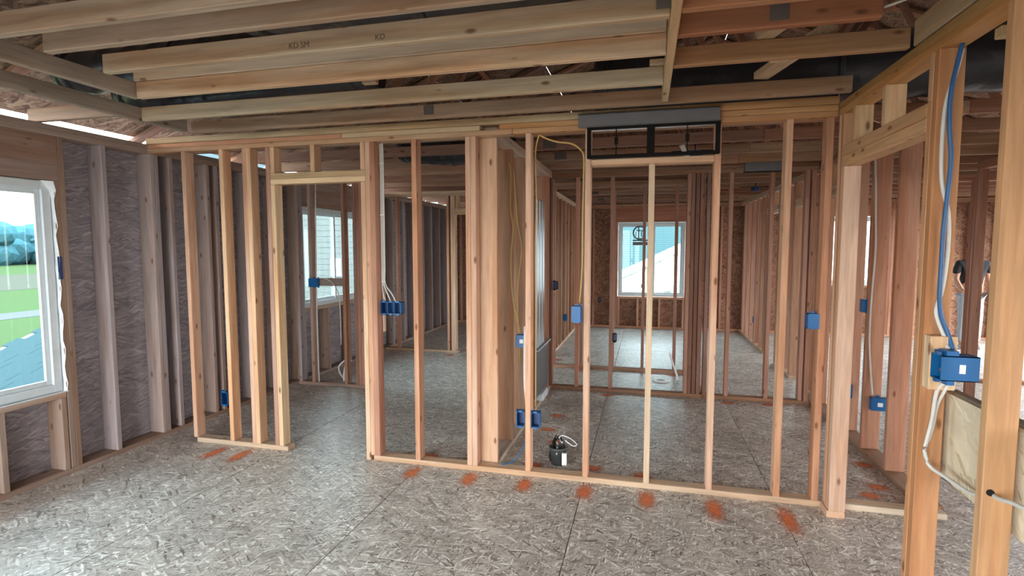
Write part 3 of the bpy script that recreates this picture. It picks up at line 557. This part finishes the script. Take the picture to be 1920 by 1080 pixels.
# big one on the near post: opens to the left (-X)
e, part = ebox('big deep blue electrical box with white paper sticker on the near right stud', (1.094, 2.375, 1.163), .075, .095, .125, -PI/2, 1, m='blue')
o = bpy.data.objects.new('paper_sticker', boxmesh(.02, .001, .034, 'sticker', 0)); C.objects.link(o); o.parent = e
o.rotation_euler = (0, 0, PI/2); o.location = (.038, .07, .0)
part('cable_clamp', [(-.03, .03, .02, .06, .048, .066)], 'blue'); part('cable_clamp', [(-.02, .02, .03, .055, -.068, -.048)], 'blue')
bm = bmesh.new(); tubebm(bm, [(-.02, .1, .03), (0, .03, .02), (.012, .015, 0), (-.01, .02, -.02), (.01, .05, -.03)], .003, 6); me = bpy.data.meshes.new('bare_wires'); bm.to_mesh(me); bm.free(); me.materials.append(M['copper']); o = bpy.data.objects.new('bare_wires', me); C.objects.link(o); o.parent = e
BX = [('wide three gang blue electrical box beside the left door opening, white cables entering its top', (-1.85, 3.645, 1.168), .165, .088, .07, 0, 3, None),
      ('blue electrical box low on the second stud at the left', (-3.335, 3.603, .385), .062, .105, .07, 0, 1, None),
      ('blue electrical box with square white sticker on the middle wet wall stud', (-.925, 4.06, .895), .09, .095, .07, PI, 1, 'back'),
      ('open dark blue electrical box, left one of the low pair on one stud', (-.84, 3.602, .41), .06, .105, .07, 0, 1, None),
      ('open dark blue electrical box, right one of the low pair on one stud', (-.735, 3.602, .41), .06, .105, .07, 0, 1, None),
      ('tall blue electrical box hung on the stud right of the bucket, yellow cable above', (-.45, 3.63, 1.172), .062, .11, .07, PI, 1, None),
      ('blue electrical box on the stud just left of the right corner post', (1.01, 3.66, 1.168), .078, .092, .06, PI, 1, 'sidel'),
      ('blue electrical box with square sticker low on a hall stud seen through the right opening', (1.745, 4.60, .425), .11, .095, .06, PI, 1, 'back'),
      ('small shaded blue electrical box low behind the right corner post', (1.70, 4.99, .41), .05, .095, .07, PI/2, 1, None),
      ('narrow blue electrical box halfway up a hall stud right of the corner post', (1.70, 4.70, 1.165), .06, .10, .06, PI/2, 1, None),
      ('blue electrical box on the block across the second left window', (-3.72, 5.455, 1.215), .11, .10, .05, PI, 1, None),
      ('small dark box with white edge on the post behind the wet wall', (-1.0, 5.97, 1.19), .07, .09, .05, 0, 1, None),
      ('tiny blue box low on a stud of the far left room wall', (-1.30, 9.05, .42), .06, .10, .06, PI/2, 1, None),
      ('tiny blue box low on a stud of the far right room wall', (1.735, 9.5, .42), .05, .09, .06, -PI/2, 1, None),
      ('tiny dark box low on a slim stud of the second partition', (-.325, 6.02, .61), .045, .085, .05, 0, 1, None),
      ('tiny dark box beside the far window, low on the back wall', (-.9, 10.9, .55), .05, .09, .05, 0, 1, None)]
for lab, loc, w, h, d, rz, g, st in BX:
    dk = 'small dark' in lab or 'tiny dark' in lab
    ebox(lab, loc, w, h, d, rz, g, True, st, m='black' if dk else 'blue')
# round ceiling boxes
def fanbox(label, loc, r=.055):
    f = E_('ceiling_box', loc, label=label, cat='electrical box')
    bm = bmesh.new(); bmesh.ops.create_cone(bm, segments=20, radius1=r, radius2=r*.95, depth=.05, cap_ends=True); bmobj('round_body', bm, 'navy', f, loc)
    B(f, 'hanger_bar', loc[0]-.2, loc[0]+.2, loc[1]-.01, loc[1]+.01, loc[2]+.026, loc[2]+.034, m='black', bev=.001); B(f, 'rod', loc[0]-.004, loc[0]+.004, loc[1]-.004, loc[1]+.004, loc[2]+.034, loc[2]+.10, m='black', bev=0)
fanbox('round blue ceiling box hanging below the joists of the far room', (1.42, 7.9, 2.40)); fanbox('round blue ceiling box seen through the right bay of the black frame', (.40, 5.0, 2.43), .065)
tag(tube('conduit', [(.28, 4.9, 2.50), (.31, 4.92, 2.44), (.33, 4.94, 2.40)], .022, 'pvc'), 'short white pipe stub beside a round blue ceiling box', 'pipe')
# ------------------------------------------------------------------ cables
cableobj('thick blue cable running down the near right stud into the big blue box', [(1.147, 2.44, 2.394), (1.134, 2.44, 2.316), (1.12, 2.44, 2.218), (1.12, 2.44, 2.099), (1.133, 2.44, 1.957), (1.128, 2.44, 1.815), (1.122, 2.44, 1.692), (1.122, 2.44, 1.546), (1.123, 2.44, 1.42), (1.134, 2.44, 1.347), (1.154, 2.43, 1.284), (1.164, 2.41, 1.225)], .0085, 'bluecable')
cableobj('white cable running beside the blue cable on the near right stud', [(1.156, 2.455, 2.375), (1.141, 2.455, 2.297), (1.112, 2.455, 2.18), (1.106, 2.455, 2.039), (1.113, 2.455, 1.877), (1.142, 2.455, 1.753), (1.148, 2.455, 1.609), (1.138, 2.455, 1.462), (1.118, 2.45, 1.378), (1.126, 2.445, 1.325), (1.146, 2.43, 1.262), (1.15, 2.41, 1.22)], .0075, 'white')
cableobj('white cable looping down from the big blue box and along the nearest studs', [(1.145, 2.40, 1.10), (1.128, 2.43, 1.052), (1.122, 2.44, .934), (1.106, 2.44, .834), (1.10, 2.43, .80), (1.115, 2.42, .75), (1.14, 2.35, .735), (1.15, 2.2, .74), (1.13, 2.08, .80), (1.12, 2.0, .812), (1.12, 1.88, .838), (1.14, 1.5, .86)], .0075, 'white')
cableobj('second white cable dropping from the big blue box against the cream panel', [(1.155, 2.40, 1.10), (1.142, 2.445, 1.0), (1.132, 2.45, .909), (1.118, 2.45, .84)], .006, 'white')
cableobj('yellow cable curving from the top plate down to the tall blue box', [(-.724, 3.67, 2.391), (-.675, 3.68, 2.364), (-.601, 3.68, 2.339), (-.51, 3.68, 2.324), (-.455, 3.69, 2.293), (-.422, 3.694, 2.238), (-.421, 3.694, 2.103), (-.425, 3.694, 1.78), (-.426, 3.694, 1.489), (-.44, 3.69, 1.235)], .006, 'yellow')
cableobj('pale cable drooping beside the stud left of the yellow cable', [(-.724, 3.66, 2.391), (-.749, 3.68, 2.313), (-.757, 3.695, 2.224), (-.75, 3.695, 1.931), (-.757, 3.695, 1.598), (-.752, 3.695, 1.2), (-.75, 3.69, .48)], .005, 'yellow')
cableobj('tan cable down the wet wall stud into the stickered blue box', [(-1.059, 4.15, 2.287), (-1.046, 4.15, 2.183), (-1.051, 4.15, 1.932), (-1.029, 4.15, 1.764), (-1.047, 4.15, 1.552), (-1.03, 4.14, 1.21), (-.96, 4.10, .94)], .006, 'yellow')
cableobj('tan cable on the second wet wall stud', [(-1.135, 4.555, 2.365), (-1.116, 4.555, 2.184), (-1.088, 4.555, 1.821), (-1.055, 4.55, 1.592), (-1.09, 4.55, 1.2), (-1.07, 4.555, .6)], .006, 'yellow')
for k, (dx, lab) in enumerate(((-.012, 'left'), (0, 'middle'), (.012, 'right'))):
    cableobj('%s one of three white cables strapped down the door stud to the three gang box' % lab, [(-1.921+dx, 3.675, 2.39), (-1.917+dx, 3.675, 2.266), (-1.917+dx, 3.675, 1.875), (-1.919+dx, 3.675, 1.477), (-1.918+dx, 3.675, 1.35), (-1.89+dx*3, 3.68, 1.27), (-1.865+dx*3.5, 3.68, 1.212)], .0055, 'white', group='white cables beside the left door opening')
for z in (1.36, 1.86, 2.24): tag(B(None, 'cable_strap', -1.935, -1.900, 3.667, 3.6715, z, z+.008, m='pvc', bev=0), {1.36: 'lowest', 1.86: 'middle', 2.24: 'topmost'}[z]+' white staple strap across the cables beside the left door opening', 'strap', 'cable straps')
cableobj('yellow cable dropping to the blue box left of the corner post', [(1.052, 3.695, 1.75), (1.056, 3.695, 1.435), (1.05, 3.695, 1.302), (1.035, 3.69, 1.212)], .006, 'yellow')
cableobj('white cable wandering down the hall stud to the stickered low box', [(1.665, 4.66, 2.38), (1.675, 4.64, 2.139), (1.69, 4.65, 1.87), (1.70, 4.65, 1.594), (1.69, 4.65, 1.237), (1.69, 4.65, .914), (1.71, 4.65, .654), (1.72, 4.62, .475)], .007, 'white')
cableobj('white cable down the edge of the left window stud', [(-3.676, 5.45, 2.39), (-3.70, 5.45, 1.277), (-3.706, 5.45, .468), (-3.70, 5.45, .045)], .007, 'white')
cableobj('white pipe stub curving up from the floor between the left window studs', [(-3.43, 5.62, .4), (-3.46, 5.64, .25), (-3.49, 5.64, .1), (-3.49, 5.64, .0)], .012, 'pvc')
cableobj('white loop of hose on the floor under the second left window', [(-3.45, 5.75, .25), (-3.56, 5.8, .24), (-3.66, 5.8, .15), (-3.62, 5.78, .06), (-3.52, 5.72, .012)], .01, 'pvc')
cableobj('white cable arching from the blue box on the left window block', [(-3.70, 5.45, 1.26), (-3.6, 5.45, 1.265), (-3.5, 5.45, 1.22), (-3.42, 5.45, 1.1), (-3.40, 5.45, .9), (-3.40, 5.45, .5)], .006, 'white')
tag(tube('drain_pipe', [(-.885, 3.95, 1.02), (-.888, 3.95, .62), (-.87, 3.95, .36), (-.87, 3.95, .04)], .012, 'pvc'), 'slim white pipe standing behind the stud with the low box pair', 'pipe')
cableobj('blue cable tail drooping from the low box pair onto the bottom plate', [(-.82, 3.69, .35), (-.83, 3.72, .22), (-.87, 3.72, .12), (-.93, 3.70, .05), (-1.0, 3.66, .042)], .004, 'blue')
tag(tube('supply_pipe', [(.30, 6.7, .33), (.335, 6.7, .22), (.37, 6.7, .12), (.408, 6.7, .0)], .011, 'pvc'), 'thin white pipe leaning up from the bathroom floor', 'pipe')
cableobj('thin white wire stretched from a cut joist end to the right top beam', [(.845, 2.345, 2.515), (.95, 2.30, 2.535), (1.085, 2.25, 2.57)], .005, 'white')
# ------------------------------------------------------------------ toilet flange
tf = E_('toilet_flange', (.2, 6.62, 0), label='white ring shaped toilet flange on the bathroom floor', cat='flange')
bm = bmesh.new(); prof = [(.045, 0), (.098, 0), (.10, .012), (.092, .018), (.055, .018), (.045, .01)]; rg = []
for k in range(28):
    a = 2*PI*k/28; rg.append([bm.verts.new((r*math.cos(a), r*math.sin(a), z)) for r, z in prof])
for k in range(28):
    for j in range(6): bm.faces.new((rg[k][j], rg[(k+1) % 28][j], rg[(k+1) % 28][(j+1) % 6], rg[k][(j+1) % 6]))
bmesh.ops.recalc_face_normals(bm, faces=bm.faces); bmobj('ring', bm, 'pvc', tf, (.2, 6.62, 0), True)
bm = bmesh.new(); bmesh.ops.create_cone(bm, segments=24, radius1=.043, radius2=.043, depth=.004, cap_ends=True); bmobj('drain_plug', bm, 'grey', tf, (.2, 6.62, .006))
# ------------------------------------------------------------------ bucket with a clear plastic bag
bk = E_('bucket', (-.615, 3.88, 0), label='small dark bucket with clear plastic bag sticking out, on the floor behind the bottom plate', cat='bucket')
bm = bmesh.new(); prof = [(.0, .004), (.052, .0), (.066, .12), (.071, .121), (.071, .132), (.064, .132), (.052, .008), (0, .008)]; rg = []
for k in range(24):
    a = 2*PI*k/24; rg.append([bm.verts.new((r*math.cos(a), r*math.sin(a), z)) for r, z in prof])
for k in range(24):
    for j in range(7): bm.faces.new((rg[k][j], rg[(k+1) % 24][j], rg[(k+1) % 24][j+1], rg[k][j+1]))
bmesh.ops.remove_doubles(bm, verts=bm.verts, dist=1e-5); bmesh.ops.recalc_face_normals(bm, faces=bm.faces); bmobj('pail', bm, 'tub', bk, (-.615, 3.88, 0), True)
bm = bmesh.new(); rg = []
for j in range(9):
    z = .02+j*.024; rr = .056+.012*math.sin(j*.9) if j < 6 else .055-.013*(j-5)
    rg.append([bm.verts.new((rr*(1+.14*math.sin(5*a+j))*math.cos(a), rr*(1+.14*math.cos(4*a+j*2))*math.sin(a), z+.008*math.sin(3*a))) for a in [2*PI*k/28 for k in range(28)]])
for j in range(8):
    for k in range(28): bm.faces.new((rg[j][k], rg[j][(k+1) % 28], rg[j+1][(k+1) % 28], rg[j+1][k]))
bmobj('plastic_bag', bm, 'film', bk, (-.615, 3.88, 0), True)
tube('bag_handle', [(-.61, 3.87, .20), (-.58, 3.85, .228), (-.52, 3.84, .215), (-.47, 3.84, .175), (-.50, 3.84, .16), (-.56, 3.85, .195)], .004, 'wrap', bk)
B(bk, 'label_strip', -.575, -.54, 3.80, 3.822, .02, .11, m='sticker', bev=.002)
# ------------------------------------------------------------------ orange layout paint
def mark(x0, x1, y0, y1, z=.0012):
    bm = bmesh.new(); bmesh.ops.create_grid(bm, x_segments=1, y_segments=1, size=.5)
    for v in bm.verts: v.co = Vector((v.co.x*(x1-x0), v.co.y*(y1-y0), 0))
    bmobj('paint_mark', bm, 'paint', fl, ((x0+x1)/2, (y0+y1)/2, z))
for x, a, b in ((-3.30, 3.30, 3.60), (-3.06, 3.30, 3.60), (-1.62, 3.36, 3.60), (-1.19, 3.36, 3.60), (-.79, 3.36, 3.60), (-.38, 3.34, 3.60), (.02, 3.32, 3.60), (.43, 3.27, 3.60), (.84, 3.2, 3.58)):
    mark(x-.06, x+.08, a-.04, b)
for x, y in ((-1.6, 3.78), (-1.25, 3.8), (-.79, 3.8), (-.35, 3.85), (.0, 3.8), (-.8, 5.0), (-.82, 4.6), (-1.2, 7.55), (-2.85, 7.5), (-.38, 5.85), (.85, 5.85), (1.25, 5.88), (.35, 6.95), (-.8, 6.98), (1.6, 4.4), (1.55, 4.0), (1.45, 3.85), (1.5, 2.9), (-.7, 4.3)): mark(x-.09, x+.09, y-.07, y+.07)
# ------------------------------------------------------------------ wood chips on the floor
bm = bmesh.new(); R = random.Random(3)
for k in range(520):
    q = R.random()
    if q < .45: x, y = R.gauss(.75, .45), R.gauss(2.75, .45)
    elif q < .8: x, y = R.uniform(-3, 1), R.uniform(1.2, 3.4)
    else: x, y = R.uniform(-.9, 1.5), R.uniform(3.8, 5.8)
    if not (-3.8 < x < 1.0 or y > 3.8) or 3.55 < y < 3.75: continue
    l, w, a = R.uniform(.003, .012), R.uniform(.002, .005), R.uniform(0, PI); c, s = math.cos(a), math.sin(a)
    vs = [bm.verts.new((x+dx*c-dy*s, y+dx*s+dy*c, .0008+R.uniform(0, .002))) for dx, dy in ((-l, -w), (l, -w*.6), (l*.9, w), (-l*.8, w*.7))]; top = bm.verts.new((x, y, .0045))
    for i in range(4): bm.faces.new((vs[i], vs[(i+1) % 4], top))
o = bmobj('wood_chips', bm, 'chip'); o['kind'] = 'stuff'; tag(o, 'scattered pale wood chips and sawdust bits on the floor', 'debris')
# ------------------------------------------------------------------ emblem on the far window
B(wc, 'window_sticker', -.262, .03, 10.954, 10.956, 1.655, 1.72, m='grey', bev=0); B(wc, 'window_sticker', -.262, .03, 10.954, 10.956, 1.735, 1.765, m='grey', bev=0)
def strip(pts, w, name, m='grey', parent=wc, y=10.955):
    for a, b in zip(pts, pts[1:]):
        pass
    bm = bmesh.new()
    for (x0, z0_), (x1, z1_) in zip(pts, pts[1:]):
        d = Vector((x1-x0, 0, z1_-z0_)); n = Vector((-d.z, 0, d.x)).normalized()*w/2
        q = [(x0, z0_, 1), (x1, z1_, 1), (x1, z1_, -1), (x0, z0_, -1)]
        bm.faces.new([bm.verts.new((px+n.x*s, 0, pz+n.z*s)) for px, pz, s in q])
    bmobj(name, bm, m, parent, (0, y, 0))
cx_, cz_ = -.13, 1.90
strip([(cx_+.125*math.cos(a), cz_+.125*math.sin(a)) for a in [math.radians(50+k*10) for k in range(28)]], .03, 'window_sticker')
strip([(cx_-.02, cz_-.12), (cx_-.02, cz_+.12)], .022, 'window_sticker'); strip([(cx_-.07, cz_+.045), (cx_+.03, cz_+.045)], .018, 'window_sticker'); strip([(cx_-.07, cz_-.07), (cx_-.07, cz_+.02)], .014, 'window_sticker')
strip([(cx_+.10, cz_+.05), (cx_+.05, cz_+.05), (cx_+.035, cz_+.02), (cx_+.035, cz_-.06), (cx_+.06, cz_-.08), (cx_+.11, cz_-.07)], .018, 'window_sticker')
# ------------------------------------------------------------------ person in the far right room
pe = E_('person', (5.0, 9.95, 0), label='person in black top and light jeans in the far right room behind studs', cat='person')
def skin(name, m, verts, edges, rad, root=0, sub=2):
    me = bpy.data.meshes.new(name); me.from_pydata(verts, edges, []); me.materials.append(M[m]); o = bpy.data.objects.new(name, me); C.objects.link(o); o.parent = pe
    md = o.modifiers.new('skin', 'SKIN'); me.skin_vertices[0].data[root].use_root = True
    for i, r in enumerate(rad): me.skin_vertices[0].data[i].radius = (r, r*.85) if not isinstance(r, tuple) else r
    md.use_smooth_shade = True; s = o.modifiers.new('sub', 'SUBSURF'); s.levels = s.render_levels = sub; return o
vb = [(0, 0, .9), (0, 0, 1.12), (0, 0, 1.32), (0, 0, 1.42), (0, -.01, 1.50), (0, -.02, 1.57), (-.17, 0, 1.36), (-.22, -.02, 1.10), (-.20, -.16, .95), (-.19, -.22, .93), (.17, 0, 1.36), (.22, -.02, 1.10), (.20, -.14, .94), (.19, -.2, .92), (-.09, 0, .84), (-.10, -.02, .46), (-.10, 0, .09), (-.10, -.12, .05), (.09, 0, .84), (.10, -.02, .46), (.10, 0, .09), (.10, -.12, .05)]
eb = [(0, 1), (1, 2), (2, 3), (3, 4), (4, 5), (2, 6), (6, 7), (7, 8), (8, 9), (2, 10), (10, 11), (11, 12), (12, 13), (0, 14), (14, 15), (15, 16), (16, 17), (0, 18), (18, 19), (19, 20), (20, 21)]
skin('body', 'skin', vb, eb, [(.14, .1), (.13, .1), (.15, .1), .05, .05, .05, .055, .04, .03, .03, .055, .04, .03, .03, .085, .055, .04, .035, .085, .055, .04, .035])
skin('shirt', 'shirt', [(0, 0, .88), (0, 0, 1.12), (0, 0, 1.32), (0, 0, 1.41), (-.18, 0, 1.36), (-.225, -.01, 1.18), (.18, 0, 1.36), (.225, -.01, 1.18)], [(0, 1), (1, 2), (2, 3), (2, 4), (4, 5), (2, 6), (6, 7)], [(.17, .12), (.155, .12), (.17, .12), .07, .075, .065, .075, .065])
skin('jeans', 'jeans', [(0, 0, .93), (-.09, 0, .84), (-.10, -.02, .46), (-.10, 0, .10), (.09, 0, .84), (.10, -.02, .46), (.10, 0, .10)], [(0, 1), (1, 2), (2, 3), (0, 4), (4, 5), (5, 6)], [(.155, .115), .105, .078, .07, .105, .078, .07])
for s in (-1, 1): skin('shoe', 'shoe', [(.10*s, .03, .045), (.10*s, -.08, .04), (.10*s, -.17, .03)], [(0, 1), (1, 2)], [.045, .042, .03])
bm = bmesh.new(); bmesh.ops.create_icosphere(bm, subdivisions=3, radius=.1)
for v in bm.verts:
    v.co.z *= 1.18; v.co.x *= .82
    if v.co.y < -.07 and abs(v.co.x) < .014 and abs(v.co.z) < .03: v.co.y -= .02
    if v.co.z < -.06: v.co.x *= .85
o = bmobj('head', bm, 'skin', pe, (5.0, 9.93, 1.62), True)
bm = bmesh.new(); bmesh.ops.create_icosphere(bm, subdivisions=3, radius=.106)
for v in bm.verts: v.co.z = v.co.z*1.16; v.co.x *= .84
bmesh.ops.delete(bm, geom=[v for v in bm.verts if v.co.y < -.03 and v.co.z < .06 or v.co.z < -.05], context='VERTS'); bmobj('hair', bm, 'hair', pe, (5.0, 9.945, 1.635), True)
for s in (-1, 1):
    bm = bmesh.new(); bmesh.ops.create_icosphere(bm, subdivisions=1, radius=.011); bmobj('eye', bm, 'hair', pe, (5.0+s*.032, 9.842, 1.625), True)
    for k in range(5): tube('finger', [(5.0+s*(.175+.014*k), 9.95-.22, .925), (5.0+s*(.172+.015*k), 9.95-.28+.004*k, .905), (5.0+s*(.172+.015*k), 9.95-.31+.006*abs(k-2), .88)], .0085, 'skin', pe, 6)
# ------------------------------------------------------------------ outside
gd = E_('ground', (0, 0, -3), 'structure')
B(gd, 'lawn', -300, 60, -80, 300, -3.2, -3.0, m='grass', bev=0); B(gd, 'bounce_yard', -9.5, 40, -60, 14, -3.0, -2.96, m='soil', bev=0); B(gd, 'gravel_track', -103, -66, -80, 200, -3.0, -2.97, m='path', bev=0); B(gd, 'road', -43.4, -39.6, -80, 200, -3.0, -2.97, m='road', bev=0)  # soil yard is an unseen addition, toned for the light it bounces indoors
R = random.Random(5)
bm = bmesh.new()
for k in range(150):
    a = math.radians(40+R.uniform(0, 42)); d = R.uniform(186, 210); q = R.uniform(2.5, 4.2)
    r_ = bmesh.ops.create_icosphere(bm, subdivisions=2, radius=q, matrix=Matrix.Translation((-math.sin(a)*d, math.cos(a)*d, -3+R.uniform(.3, 8.6))) @ Matrix.Diagonal((1.5, 1.5, 1, 1)))
    for v in r_['verts']: v.co += Vector((R.uniform(-.4, .4), R.uniform(-.4, .4), R.uniform(-.4, .4)))
o = bmobj('woodland', bm, 'leaf'); o['kind'] = 'stuff'; tag(o, 'hazy blue-green woodland edge far beyond the lawn outside the left window', 'trees')
# lower garage roof under the near window
gr_ = E_('garage_roof', (-6.5, 4, 0), label='shingled grey-blue lower roof below the near left window', cat='roof')
SL = .3616; n = 0
def gz(y): return .198+SL*(y-5.6)
bm = bmesh.new(); vs = [bm.verts.new(p) for p in ((-9, -1, gz(-1)-.02), (-4.2, -1, gz(-1)-.02), (-4.2, 6.1, gz(6.1)-.02), (-9, 6.1, gz(6.1)-.02), (-9, -1, gz(-1)-.2), (-4.2, -1, gz(-1)-.2), (-4.2, 6.1, gz(6.1)-.2), (-9, 6.1, gz(6.1)-.2))]
for f in ((0, 1, 2, 3), (7, 6, 5, 4), (0, 4, 5, 1), (1, 5, 6, 2), (2, 6, 7, 3), (3, 7, 4, 0)): bm.faces.new([vs[i] for i in f])
o = bmobj('roof_deck', bm, 'siding', gr_); o.location = -gr_.location
sa = math.atan(SL); y = 2.2; rows = 0
while y < 6.05:
    x = -9.0+(rows % 2)*.15; w_ = .6
    while x < -4.25:
        x2 = min(x+w_, -4.21)
        link('shingle', boxmesh(x2-x-.008, .22, .008, 'shingle', 0), gr_, ((x+x2)/2, y+.1, gz(y+.1)+.002), (sa+.02, 0, 0)); x += w_
    y += .19; rows += 1
B(gr_, 'rake_board', -9.04, -9.005, 2, 6.1, -.9, -.85, m='siding') if False else None
# house seen through the second left window
ha = E_('neighbor_house', (-12, 20, -3), label='very pale neighbouring house with a small window, beyond the second left window', cat='house')
B(ha, 'wall', -19, -9.0, 17, 26, -3, 4.2, m='siding', bev=0)
for k in range(36): B(ha, 'siding_board', -19, -9.0, 16.982, 16.999, -3+k*.2, -3+k*.2+.19, m='siding', bev=.004)
f = B(ha, 'window_frame', -10.95, -10.45, 16.94, 16.98, .55, 1.25, m='grey'); g = B(ha, 'pane', -10.90, -10.50, 16.93, 16.94, .60, 1.20, m='vinyl', bev=0)
B(ha, 'eave', -19.3, -8.7, 16.6, 26.3, 4.2, 4.35, m='siding', bev=0)
bm = bmesh.new(); a = [bm.verts.new(p) for p in ((-19.3, 16.6, 4.35), (-8.7, 16.6, 4.35), (-8.7, 26.3, 4.35), (-19.3, 26.3, 4.35), (-19.3, 21.4, 6.5), (-8.7, 21.4, 6.5))]
for f in ((0, 1, 5, 4), (2, 3, 4, 5), (1, 2, 5), (3, 0, 4), (3, 2, 1, 0)): bm.faces.new([a[i] for i in f])
o = bmobj('roof', bm, 'shingle', ha); o.location = -ha.location
# house seen through the back windows: gable wall with rake trim, higher roof slope beyond
hb = E_('neighbor_house', (3, 16, -3), label='white sided neighbouring house with sloping rake trim and blue-grey roof beyond the far window', cat='house')
SLB = .48
def rk(x): return .84+SLB*(x+.7)
bm = bmesh.new(); X0, XP, X1 = -4.5, 5.5, 12
P = [(X0, -3), (X1, -3), (X1, rk(XP)-SLB*(X1-XP)), (XP, rk(XP)), (X0, max(-3, rk(X0)))]
a = [bm.verts.new((x, 16, z)) for x, z in P]; b = [bm.verts.new((x, 16.2, z)) for x, z in P]; bm.faces.new(a); bm.faces.new(b[::-1])
for k in range(5): bm.faces.new((a[k], b[k], b[(k+1) % 5], a[(k+1) % 5]))
bmesh.ops.recalc_face_normals(bm, faces=bm.faces); o = bmobj('wall', bm, 'sidingw', hb); o.location = -hb.location
for k in range(34):
    z = -3+k*.19; xl = max(X0, -.7+(z+.19-.84)/SLB); xr = min(X1, XP+(rk(XP)-z-.19)/SLB)
    if xr > xl+.3: B(hb, 'siding_board', xl, xr, 15.975, 15.995, z, z+.178, m='sidingw', bev=.005)
BD(hb, 'rake_trim', (X0, 15.93, rk(X0)-.02), (XP, 15.93, rk(XP)-.02), .10, .2, m='pvc'); BD(hb, 'rake_trim', (X1, 15.93, rk(XP)-SLB*(X1-XP)), (XP, 15.93, rk(XP)), .10, .2, m='pvc')
RS = .54; ra = math.atan(RS); rr = Matrix.Rotation(ra, 3, 'X')
bm = bmesh.new(); q = [(-8.2, 16.25, -.3), (12, 16.25, -.3), (12, 30, -.3+RS*13.75), (-8.2, 30, -.3+RS*13.75)]
a = [bm.verts.new(p) for p in q]; b = [bm.verts.new((x, y, z-.25)) for x, y, z in q]; bm.faces.new(a); bm.faces.new(b[::-1])
for k in range(4): bm.faces.new((a[k], b[k], b[(k+1) % 4], a[(k+1) % 4]))
bmesh.ops.recalc_face_normals(bm, faces=bm.faces); o = bmobj('roof', bm, 'roofblue', hb); o.location = -hb.location
for k in range(90):
    y = 16.25+k*.15; z = -.3+RS*(y-16.25)
    if z > .2 and z < 7: link('shingle_course', boxmesh(20, .17, .012, 'roofblue', 0), hb, (2.0, y, z+.012), (ra-.03, 0, 0))
B(hb, 'vent', .52, .70, 15.93, 15.974, .36, .53, m='vinyl', bev=.004); B(hb, 'vent', .52, .70, 15.93, 15.97, .30, .33, m='grey', bev=.002)
for x in (-.09, .98): B(hb, 'wall_lamp', x-.03, x+.03, 15.9, 15.97, .44, .54, m='black', bev=.01)
# house wall beyond the right back window is the same gable; nothing more is seen
